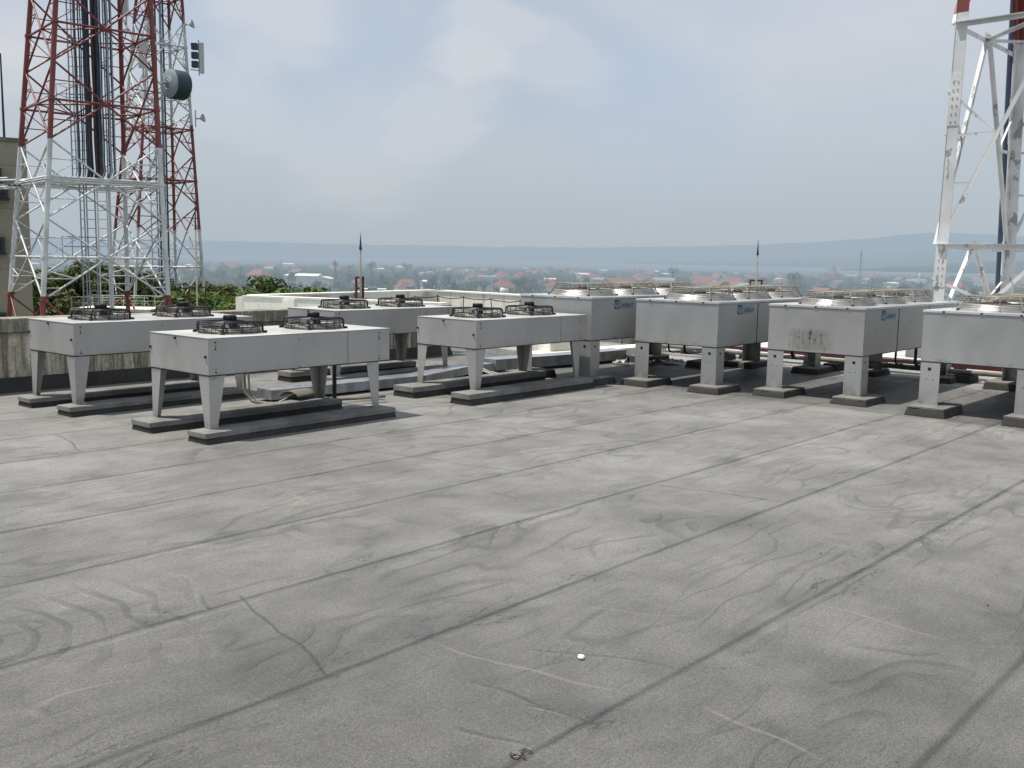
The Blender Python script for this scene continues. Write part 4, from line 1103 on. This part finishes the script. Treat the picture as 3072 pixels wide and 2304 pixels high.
def antennas():
    # drum antenna: axis points left and towards the viewpoint
    T = local_at(-18.5, 54.3, 10.62, R(-36)) @ Matrix.Rotation(R(90), 4, 'X')
    r = bpy.data.objects.new('drum_antenna', None); COL.objects.link(r); r.matrix_world = T
    tag(r, 'big dark grey drum antenna bolted to the right of the further tower', 'antenna')
    MB().lathe([(.76, -.75), (.77, -.72), (.77, .10), (.75, .12)], n=40).build('shroud', M['drumdark'], r)
    m = MB(); m.lathe([(.75, .121), (.73, .14), (.50, .19), (.34, .215), (.33, .22), (.30, .235), (.16, .25), (.15, .30), (0, .30)], n=40); m.lathe([(.76, -.751), (0, -.72)], n=40); m.build('reflector', M['drum'], r)
    MB().ring((0, 0, .235), .315, .02, 32, 5).build('hub_ring', M['antenna'], r)
    m = MB(); m.tube((0, 0, .31), (0, 0, .55), .06, n=8); m.tube((-.2, -.9, .45), (-.2, .9, .45), .05, n=8); m.build('mount', M['steelblue'], r)
    # sector panel with three radio boxes
    r = bpy.data.objects.new('panel_antenna', None); COL.objects.link(r); r.matrix_world = local_at(-17.45, 55.2, 11.35)
    tag(r, 'tall panel antenna with three dark radio boxes high on the further tower', 'antenna')
    MB().box((.22, -.1, 0), (.42, .1, 1.62)).build('panel', M['antenna'], r, .02)
    for i in range(3): MB().box((-.22, -.14, .30+i*.47), (.10, .14, .64+i*.47)).build('radio_box', M['drumdark'], r, .02)
    m = MB(); m.tube((.16, 0, -.12), (.16, 0, 1.75), .03, n=6); m.tube((-.32, 0, .2), (.2, 0, .14), .025, n=5); m.tube((-.3, 0, 1.5), (.2, 0, 1.45), .025, n=5); m.build('pole', M['steelblue'], r)
    for (px, pz, lab) in ((-17.6, 13.8, 'upper small white horn dish on the right leg of the further tower'), (-17.12, 8.9, 'lower small white horn dish on the right leg of the further tower')):
        r = bpy.data.objects.new('horn_dish', None); COL.objects.link(r); r.matrix_world = local_at(px, 54.8, pz)
        tag(r, lab, 'antenna')
        MB().lathe([(.23, .16), (.235, .15), (.12, .02), (.04, -.05), (0, -.05)], n=20, mat=Matrix.Rotation(R(75), 4, 'Y')).build('dish', M['antenna'], r)
        m = MB(); m.tube((-.03, 0, 0), (-.30, 0, 0), .04, n=6); m.tube((-.30, 0, -.45), (-.30, 0, .45), .03, n=6); m.build('mount', M['steelblue'], r)
    r = bpy.data.objects.new('panel_antenna', None); COL.objects.link(r); r.matrix_world = local_at(-20.0, 54.2, 11.4, R(8))
    tag(r, 'pale grey rectangular panel antenna between the two left towers', 'antenna')
    MB().box((-.19, -.08, 0), (.19, .08, 1.55)).build('panel', M['antenna'], r, .02)
    MB().tube((0, .14, -.9), (0, .14, 1.7), .035, n=6).build('pole', M['steelblue'], r)
    r = bpy.data.objects.new('panel_antenna', None); COL.objects.link(r); r.matrix_world = local_at(-15.2, 39.5, 10.7)
    tag(r, 'white panel antenna at the top of the nearer tower', 'antenna')
    MB().box((-.14, -.08, 0), (.14, .08, 1.5)).build('panel', M['antenna'], r, .02)
    MB().tube((0, .14, -.3), (0, .14, 1.6), .03, n=6).build('pole', M['steelblue'], r)
antennas()
lv3 = [-.0, 2.02, 6.1, 10.1]
M['tower3'] = mat_tower('near_tower_paint', [(-20, 'w'), (6.08, 'r')], -20, 20, .6)
t3, v3 = tower('lattice_tower', 'right-hand lattice tower with thick flaking white legs and red upper part', 10.347, 18.1, 1.64, 2.694, 2.07, .085, -.07, [0.05, 2.07, 5.93, 9.7], .26, 10.5, .10, .034, M['tower3'], True)
for k in range(4):      # bolted splice plates
    for zc in (4.15, 1.3):
        p = v3(k, zc); q = v3(k, zc+.9)
        e1 = (v3((k+1) % 4, zc)-p).normalized(); e2 = (v3((k+3) % 4, zc)-p).normalized()
        mb = MB()
        for e, oth in ((e1, e2), (e2, e1)):
            off = -oth*.012
            mb.add([p+off, p+e*.2+off, p+e*.2-oth*.001, p-oth*.001, q+off, q+e*.2+off, q+e*.2-oth*.001, q-oth*.001], [(0,3,2,1), (4,5,6,7), (0,1,5,4), (1,2,6,5), (2,3,7,6), (3,0,4,7)])
            for i in range(6):
                for j in range(2):
                    c = p.lerp(q, (i+.6)/6.5)+e*(.05+.08*j)+off; mb.tube(c, c-oth*.016, .016, n=6)
        mb.build('splice_plate', M['tower3'], t3)
MB().tube(v3(1, 1.0)+Vector((.1, .1, 0)), v3(1, 10)+Vector((.1, .1, 0)), .09, n=8).build('cable', M['bluecable'], t3)

# ------------------------------------------------------------------ office block at the left edge
def office():
    e = polar(67.55, 45.0)
    d = Vector((-.95, .31)).normalized(); b = Vector((d.y, -d.x))*-1
    r = empty('office_building', (e.x, e.y, 0), math.atan2(d.y, d.x), 'tan plastered building at the left edge with outdoor units on its wall', 'building')
    MB().box((0, -9, GZ), (14, 0, 5.95)).build('wall', M['lw'], r)
    MB().box((-.06, -9.06, 5.952), (14.06, .06, 6.1)).build('roof_edge', M['cap'], r)
    for z in (-1.9, .9, 3.3, 5.0):
        MB().box((-.004, -9.004, z), (14.004, .004, z+.02)).build('wall_joint', M['insul'], r)
    MB().tube((.75, -.4, 6.1), (.75, -.4, 9.4), .05, .03, 6).build('roof_mast', M['wiredark'], r)
    for (x, z, w_, h_, nm) in ((.95, 4.25, 1.5, .62, 'upper dark air conditioner unit on the tan building'), (.75, 3.7, 1.7, .32, 'grey ledge unit just under the upper dark one'), (.95, 1.55, 1.5, .62, 'middle dark air conditioner unit on the tan building'), (1.0, -1.45, 1.5, .6, 'lower dark air conditioner unit on the tan building')):
        q = bpy.data.objects.new('outdoor_unit', None); COL.objects.link(q)
        q.location = (e.x, e.y, 0); q.rotation_euler = r.rotation_euler; tag(q, nm, 'air conditioner', 'outdoor units on the tan building')
        y0 = .006
        MB().box((x, y0, z), (x+w_, y0+.45, z+h_)).build('housing', M['glassdk'], q, .02)
        MB().box((x-.05, y0, z-.08), (x+w_+.05, y0+.5, z-.004)).build('bracket', M['wiredark'], q)
        MB().box((x+.1, y0+.452, z+.08), (x+w_-.5, y0+.47, z+h_-.08)).build('grille', M['black'], q)
office()
def shelter():
    c = plan(-18.2, 47.0)
    r = empty('equipment_shelter', (c.x, c.y, 0), RA, 'white flat shelter roof with pipe railing at the foot of the further tower', 'building')
    MB().box((-2.0, -.8, GZ), (.9, .8, -1.1)).build('wall', M['creamdirty'], r)
    MB().box((-2.4, -1.2, -1.098), (1.3, 1.2, -.98)).build('roof', M['whitecap'], r)
    mb = MB()
    for i in range(8):
        x = -2.35+i*.51
        for y in (-1.15, 1.15): mb.tube((x, y, -.98), (x, y, -.45), .011, n=5)
    for y in (-1.15, 1.15):
        for z in (-.7, -.45): mb.tube((-2.35, y, z), (1.25, y, z), .011, n=5)
    mb.build('railing', M['whitesteel'], r)
shelter()

# ------------------------------------------------------------------ trees
def leaf_cloud(mb, rr, c, rad, n, size, squash=.75, shell=.55):
    for _ in range(n):
        while True:
            d = Vector((rr.uniform(-1, 1), rr.uniform(-1, 1), rr.uniform(-1, 1)))
            if .05 < d.length < 1: break
        d = d.normalized()*(shell+(1-shell)*rr.random())
        p = Vector(c)+Vector((d.x*rad, d.y*rad, d.z*rad*squash))
        nrm = (d+Vector((rr.uniform(-.8, .8), rr.uniform(-.8, .8), rr.uniform(-.3, 1.0)))).normalized()
        a = nrm.orthogonal().normalized(); b = nrm.cross(a); t = rr.random()*6.28
        u_ = (a*math.cos(t)+b*math.sin(t)); w_ = (b*math.cos(t)-a*math.sin(t))
        s = size*rr.uniform(.6, 1.3)
        mb.add([p-u_*s, p-w_*s*.45, p+u_*s, p+w_*s*.45], [(0,1,2,3)], 0)
def near_tree(lat, dep, h, crown, mat, label, seed, n=8000, lsz=.19):
    rr = random.Random(seed); c = plan(lat, dep)
    r = empty('tree', (c.x, c.y, GZ), 0, label, 'tree', 'leafy trees beside the rooftop')
    mb = MB(); H = h*.45
    pts = [Vector((0, 0, 0)), Vector((rr.uniform(-.2, .2), rr.uniform(-.2, .2), H*.5)), Vector((rr.uniform(-.4, .4), rr.uniform(-.4, .4), H))]
    mb.tube(pts[0], pts[1], .34, .26, 8); mb.tube(pts[1], pts[2], .26, .2, 8)
    blobs = []
    for i in range(24):
        a = rr.random()*6.28; q = crown*math.sqrt(rr.random())*.9; br = crown*rr.uniform(.20, .34)
        z = h + .45 - br*.8 - 1.3*(q/crown)**2 - (rr.random()*.7 if i < 15 else 1.0+rr.random()*2.5)
        cc = Vector((q*math.cos(a), q*math.sin(a), z))
        blobs.append((cc, br)); mid = pts[2].lerp(cc, .5)+Vector((0, 0, -.3))
        mb.tube(pts[2], mid, .12, .08, 6); mb.tube(mid, cc, .08, .03, 6)
    mb.build('trunk', M['bark'], r)
    lm = MB()
    tot = sum(b*b for _, b in blobs)
    for cc, br in blobs: leaf_cloud(lm, rr, cc, br, int(n*br*br/tot), lsz, .8)
    lm.build('crown', mat, r); return r
TR = [(-16.9, 51, 13.75, 4.0, 'leafA', 'bright green leafy tree just right of the tower bases', 1), (-13.8, 55, 14.25, 4.0, 'leafA', 'bright green leafy tree rising highest behind the cream wing parapet', 2),
      (-11.4, 54, 13.75, 3.2, 'leafA', 'bright green leafy tree at the right end of the clump', 3), (-15.4, 47, 13.1, 2.8, 'leafA', 'low bright green tree in front of the taller clump', 4),
      (-26.0, 60, 14.9, 4.6, 'leafB', 'olive tree behind the left legs of the nearer tower', 5), (-22.6, 58, 14.5, 4.2, 'leafB', 'yellowish tree seen between the legs of the nearer tower', 6),
      (-29.0, 62, 14.3, 4.2, 'leafA', 'green tree beside the corner of the tan building', 7), (-20.0, 61, 14.0, 3.6, 'leafB', 'olive tree behind the white equipment shelter', 8)]
for (la, de, h, cr, mt, lab, sd) in TR: near_tree(la, de, h, cr, M[mt], lab, sd)

# ------------------------------------------------------------------ town in the haze
def px_bearing(x):           # bearing of a photograph column near the horizon
    return 41.58 - math.degrees(math.atan((x-1536)/2954.0))
def house_proto(w_, d_, h_, rh, wall, roof, hip):
    r = empty('house', (0, 0, GZ))
    MB().box((-w_/2, -d_/2, 0), (w_/2, d_/2, h_)).build('wall', wall, r)
    e = .6; x0, x1, y0, y1 = -w_/2-e, w_/2+e, -d_/2-e, d_/2+e
    hx = (w_/2+e)*(.55 if hip else 1.0)
    mb = MB(); mb.add([(x0, y0, h_+.01), (x1, y0, h_+.01), (x1, y1, h_+.01), (x0, y1, h_+.01), (-hx, 0, h_+rh), (hx, 0, h_+rh)], [(0,3,2,1), (0,1,5,4), (2,3,4,5), (1,2,5), (3,0,4)])
    mb.build('roof', roof, r)
    return r
protos = [
    ('red-tiled', house_proto(11, 8, 3.6, 3.0, M['cwall'], M['croofr'], True)), ('orange-tiled', house_proto(9.5, 7.5, 3.4, 2.6, M['cwall'], M['croofo'], False)),
    ('brown-roofed', house_proto(12, 9, 3.8, 3.0, M['cwall'], M['croofb'], True)), ('white flat-roofed', house_proto(10, 7, 5.2, .9, M['cwall'], M['croofw'], False)),
    ('grey-roofed', house_proto(13, 8, 4.2, 1.7, M['cwall2'], M['croofg'], False))]
used = set(); hr = random.Random(5)
spots = []
def free(p, d):
    return all((p-q).length > d for q in spots)
cnt = 0
while cnt < 150:
    b = hr.uniform(13.5, 69); dist = 430+760*hr.random()**1.1
    p = polar(b, dist)
    if not free(p, 13): continue
    spots.append(p); cnt += 1
    k = hr.choices(range(5), (30, 28, 14, 16, 12))[0]
    nm, pr = protos[k]
    o = pr if k not in used else copy_tree(pr); used.add(k)
    o.location = (p.x, p.y, GZ); o.rotation_euler = (0, 0, hr.random()*3.14); s = hr.uniform(.6, 1.05); o.scale = (s, s, s*hr.uniform(.9, 1.15))
    tag(o, 'small %s house in the hazy town below the skyline' % nm, 'house', nm+' houses in the hazy town')
def place(px, dist):
    return polar(px_bearing(px), dist)
def special():
    # long red-roofed hall
    p = place(2146, 600); r = empty('hall', (p.x, p.y, GZ), R(px_bearing(2146)+90), 'long bright red-roofed hall with a pale central gable, right of centre', 'building')
    MB().box((-15, -5, 0), (15, 5, 3.2)).build('wall', M['cwall'], r)
    for s in (-1, 1):
        mb = MB(); x0, x1 = (-15.8, -2.6) if s < 0 else (2.6, 15.8); hx0, hx1 = (-13, -2.6) if s < 0 else (2.6, 13)
        mb.add([(x0, -5.8, 3.2), (x1, -5.8, 3.2), (x1, 5.8, 3.2), (x0, 5.8, 3.2), (hx0, 0, 7.0), (hx1, 0, 7.0)], [(0,3,2,1), (0,1,5,4), (2,3,4,5), (1,2,5), (3,0,4)]); mb.build('roof', M['croofr'], r)
    mb = MB(); mb.add([(-2.59, -6.5, 0), (2.59, -6.5, 0), (2.59, 6.5, 0), (-2.59, 6.5, 0), (-2.59, -6.5, 4.2), (2.59, -6.5, 4.2), (2.59, 6.5, 4.2), (-2.59, 6.5, 4.2), (0, -6.5, 7.3), (0, 6.5, 7.3)], [(0,1,5,8,4), (2,3,7,9,6), (0,4,7,3), (1,2,6,5), (4,8,9,7), (5,6,9,8)]); mb.build('gable', M['cwall2'], r)
    p = place(1113, 400); r = empty('warehouse', (p.x, p.y, GZ), R(px_bearing(1113)+90), 'flat white-edged warehouse with a dark green middle block, left of centre', 'building')
    MB().box((-5.5, -5, 0), (5.5, 5, 2.3)).build('wall', M['cwall2'], r)
    MB().box((-5.7, -5.2, 2.302), (5.7, 5.2, 2.75)).build('roof_edge', M['croofw'], r)
    MB().box((-1.9, -5.5, 0), (1.7, 5.4, 3.3)).build('green_block', M['cgreen'], r)
    p = place(1458, 650); r = empty('warehouse', (p.x, p.y, GZ), R(px_bearing(1458)+90), 'long low white-roofed warehouse near the middle of the town', 'building')
    MB().box((-5.5, -4, 0), (5.5, 4, 3.3)).build('wall', M['cwall2'], r); MB().box((-6, -4.5, 3.302), (6, 4.5, 4.1)).build('roof', M['croofw'], r)
    p = place(1403, 900); r = empty('mosque', (p.x, p.y, GZ), 0, 'mosque with a pale teal dome on the middle skyline', 'mosque')
    MB().box((-4, -4, 0), (4, 4, 5.5)).build('wall', M['cwall'], r)
    MB().lathe([(1.4, 5.5), (1.9, 6.3), (1.7, 7.4), (1.0, 8.4), (.3, 9.2), (0, 10.2)], n=16).build('dome', M['cteal'], r)
    p = place(2745, 800); r = empty('mosque', (p.x, p.y, GZ), 0, 'small mosque with a slim white minaret left of the right-hand tower', 'mosque')
    MB().box((1, -3, 0), (9, 4, 5)).build('wall', M['cwall'], r); m = MB(); m.tube((0, 0, 0), (0, 0, 8.5), .8, .6, 8); m.build('minaret', M['cwall'], r)
    MB().tube((0, 0, 8.5), (0, 0, 10.6), .85, .02, 8).build('minaret_cap', M['croofw'], r)
    p = place(2938, 820); r = empty('apartment_block', (p.x, p.y, GZ), R(px_bearing(2938)+90), 'white banded apartment block seen through the right-hand tower', 'building')
    MB().box((-6.8, -5, 0), (6.8, 5, 7.6)).build('wall', M['cwall2'], r)
    for i in range(4): MB().box((-7, -5.3, 1.6+i*1.6), (7, 5.3, 2.3+i*1.6)).build('balcony_band', M['croofw'], r)
    p = place(2405, 700); r = empty('church', (p.x, p.y, GZ), 0, 'reddish spired building among trees on the right skyline', 'building')
    p2 = place(2487, 950); r.location = (p2.x, p2.y, GZ)
    MB().box((-7, -5, 0), (7, 5, 7)).build('wall', M['croofo'], r); MB().tube((0, 0, 7), (0, 0, 15), 5, .3, 4).build('spire', M['croofo'], r)
    # things just beyond the parapet
    p = place(1508, 150); z = CAMZ-(877-775)/2954*150
    r = empty('water_tank', (p.x, p.y, z), 0, 'round white water tank with a flat cap above the wing parapet', 'water tank')
    MB().lathe([(.62, .0), (.68, .25), (.64, .55), (.5, .78), (.3, .9)], n=20).build('tank', M['croofw'], r); MB().lathe([(0, .89), (.5, .89), (.55, .95), (.5, 1.0), (0, 1.0)], n=16).build('cap', M['croofg'], r)
    MB().tube((0, 0, GZ-z), (0, 0, 0), .3, n=8).build('stand', M['cwall2'], r)
    for (px, w_, h_, lab) in ((1435, .42, 1.0, 'left pointed white dish panel above the wing parapet'), (1463, .55, 1.25, 'right pointed white dish panel above the wing parapet')):
        p = place(px, 140); z = CAMZ-(876-774)/2954*140
        r = empty('dish_panel', (p.x, p.y, z), R(px_bearing(px)+90), lab, 'satellite dish', 'pointed white panels')
        MB().add([(-w_, 0, .1), (w_*.8, 0, 0), (w_, 0, .5), (w_*.1, .1, h_), (-w_*.7, 0, .6)], [(0,1,2,3,4)]).build('panel', M['croofw'], r)
        MB().tube((0, .1, GZ-z), (0, .1, .3), .08, n=6).build('stand', M['cwall2'], r)
special()
def masts():
    rows = [(720, 2600, 770, .5, 'cmred', 'faint slim mast far left of the hills'), (841, 1500, 775, .55, 'cmred', 'thin red and white mast left of the lightning rod'), (1003, 480, 775, .62, 'csteel', 'stout grey mast with a clump of antennas left of the lightning rod'),
            (1084, 1700, 789, .5, 'csteel', 'faint pylon just right of the left lightning rod'), (1108, 620, 797, .5, 'csteel', 'grey mast with a flat head right of the lightning rod'), (1188, 1900, 794, .6, 'csteel', 'faint pylon in the left-centre haze'),
            (1315, 800, 797, .45, 'cmred', 'thin reddish mast at the centre of the town'), (1467, 1300, 797, .6, 'cmred', 'short red mast right of the teal dome'), (2567, 900, 747, .6, 'csteel', 'tall thin mast on the right in front of the hills')]
    for (px, dist, ytop, wd, mt, lab) in rows:
        b = px_bearing(px); p = polar(b, dist); hz = 775.6+(px-1536)*.0177
        zt = CAMZ+(hz-ytop)/2954*dist
        r = empty('radio_mast', (p.x, p.y, GZ), R(b), lab, 'mast', 'masts in the hazy town')
        H = zt-GZ; mb = MB()
        w0 = wd*(1 if dist < 900 else 1.5)
        for (sx, sy) in ((1, 0), (-.5, .87), (-.5, -.87)): mb.tube((sx*w0, sy*w0, 0), (sx*w0*.4, sy*w0*.4, H*.93), .16*dist/700, n=4)
        n = max(4, int(H/4))
        for i in range(n):
            z = H*.93*i/n; z2 = H*.93*(i+1)/n; f0 = 1-.6*i/n; f1 = 1-.6*(i+1)/n
            for (a, c) in (((1, 0), (-.5, .87)), ((-.5, .87), (-.5, -.87)), ((-.5, -.87), (1, 0))):
                mb.tube((a[0]*w0*f0, a[1]*w0*f0, z), (c[0]*w0*f1, c[1]*w0*f1, z2), .07*dist/700, n=3)
        mb.build('frame', M[mt], r)
        MB().tube((0, 0, H*.9), (0, 0, H), .13*dist/700, .05*dist/700, 5).build('tip', M[mt], r)
        if px in (1003, 1108, 2567):
            for q in (0, 1, 2):
                MB().box((-.25, -.25, 0), (.25, .25, 1.9), 0, Matrix.Translation((.9*math.cos(q*2.1), .9*math.sin(q*2.1), H*(.78 if px != 1108 else .93)-q*.3))).build('antenna', M[mt], r)
masts()
def town_trees():
    rr = random.Random(21)
    protos = []
    for k in range(4):
        r = empty('town_tree', (0, 0, GZ))
        mb = MB(); mb.tube((0, 0, 0), (0, 0, 4.5), .35, .2, 6); 
        for i in range(5):
            a = rr.random()*6.28; mb.tube((0, 0, 4), (2*math.cos(a), 2*math.sin(a), 7), .16, .06, 5)
        mb.build('trunk', M['bark'], r)
        lm = MB()
        for i in range(9):
            a = rr.random()*6.28; q = 2.8*math.sqrt(rr.random()); leaf_cloud(lm, rr, (q*math.cos(a), q*math.sin(a), 2.6+4.6*rr.random()), rr.uniform(1.6, 2.6), 70, .6, .85)
        lm.build('crown', M['cleafA' if k % 2 else 'cleafB'], r); protos.append(r)
    used = set(); n = 0
    big_spots = [(2373, 640, 1.25, 'big round tree standing above the others right of the right lightning rod'), (1340, 560, .8, 'dark tree rising at the centre of the town skyline'), (1110, 900, 1.3, 'broad dark tree clump right behind the left lightning rod'), (1215, 900, 1.2, 'rounded tree clump left of the centre mast'), (2010, 900, 1.25, 'tall pointed tree above the red-roofed hall')]
    def put(p, s, lab, grp):
        nonlocal n
        k = rr.randrange(4); o = protos[k] if k not in used else copy_tree(protos[k]); used.add(k)
        o.location = (p.x, p.y, GZ); o.rotation_euler = (0, 0, rr.random()*6.28); o.scale = (s*rr.uniform(.85, 1.2), s*rr.uniform(.85, 1.2), s); tag(o, lab, 'tree', grp); n += 1
    for px, d, s, lab in big_spots: put(place(px, d), s, lab, None)
    while n < 170:
        b = rr.uniform(13.5, 69); d = 400+850*rr.random(); p = polar(b, d)
        if any((p-q).length < 8 for q in spots): continue
        put(p, rr.uniform(.5, .85), 'small dark tree among the houses of the hazy town', 'trees among the town houses')
    # the far wood that reads as one mass
    lm = MB()
    for i in range(3600):
        b = rr.uniform(9, 73); d = 400+900*rr.random()**.85; p = polar(b, d)
        if any((p-q).length < 8 for q in spots): continue
        s = rr.uniform(.5, 1.05); sz = 1.5 if d > 800 else 1.0
        leaf_cloud(lm, rr, (p.x, p.y, GZ+2.0*s), rr.uniform(3.5, 6.5)*s, 30, sz, .6, .55)
    tag(lm.build('woodland', M['cleafA']), 'hazy dark green tree cover between and beyond the town houses', 'woodland', None, 'stuff')
town_trees()

# ------------------------------------------------------------------ render defaults
scene.render.engine = 'CYCLES'
scene.cycles.max_bounces = 6; scene.cycles.diffuse_bounces = 3; scene.cycles.glossy_bounces = 3
scene.cycles.transparent_max_bounces = 4; scene.cycles.caustics_reflective = False; scene.cycles.caustics_refractive = False
scene.render.resolution_x = 1024; scene.render.resolution_y = 768
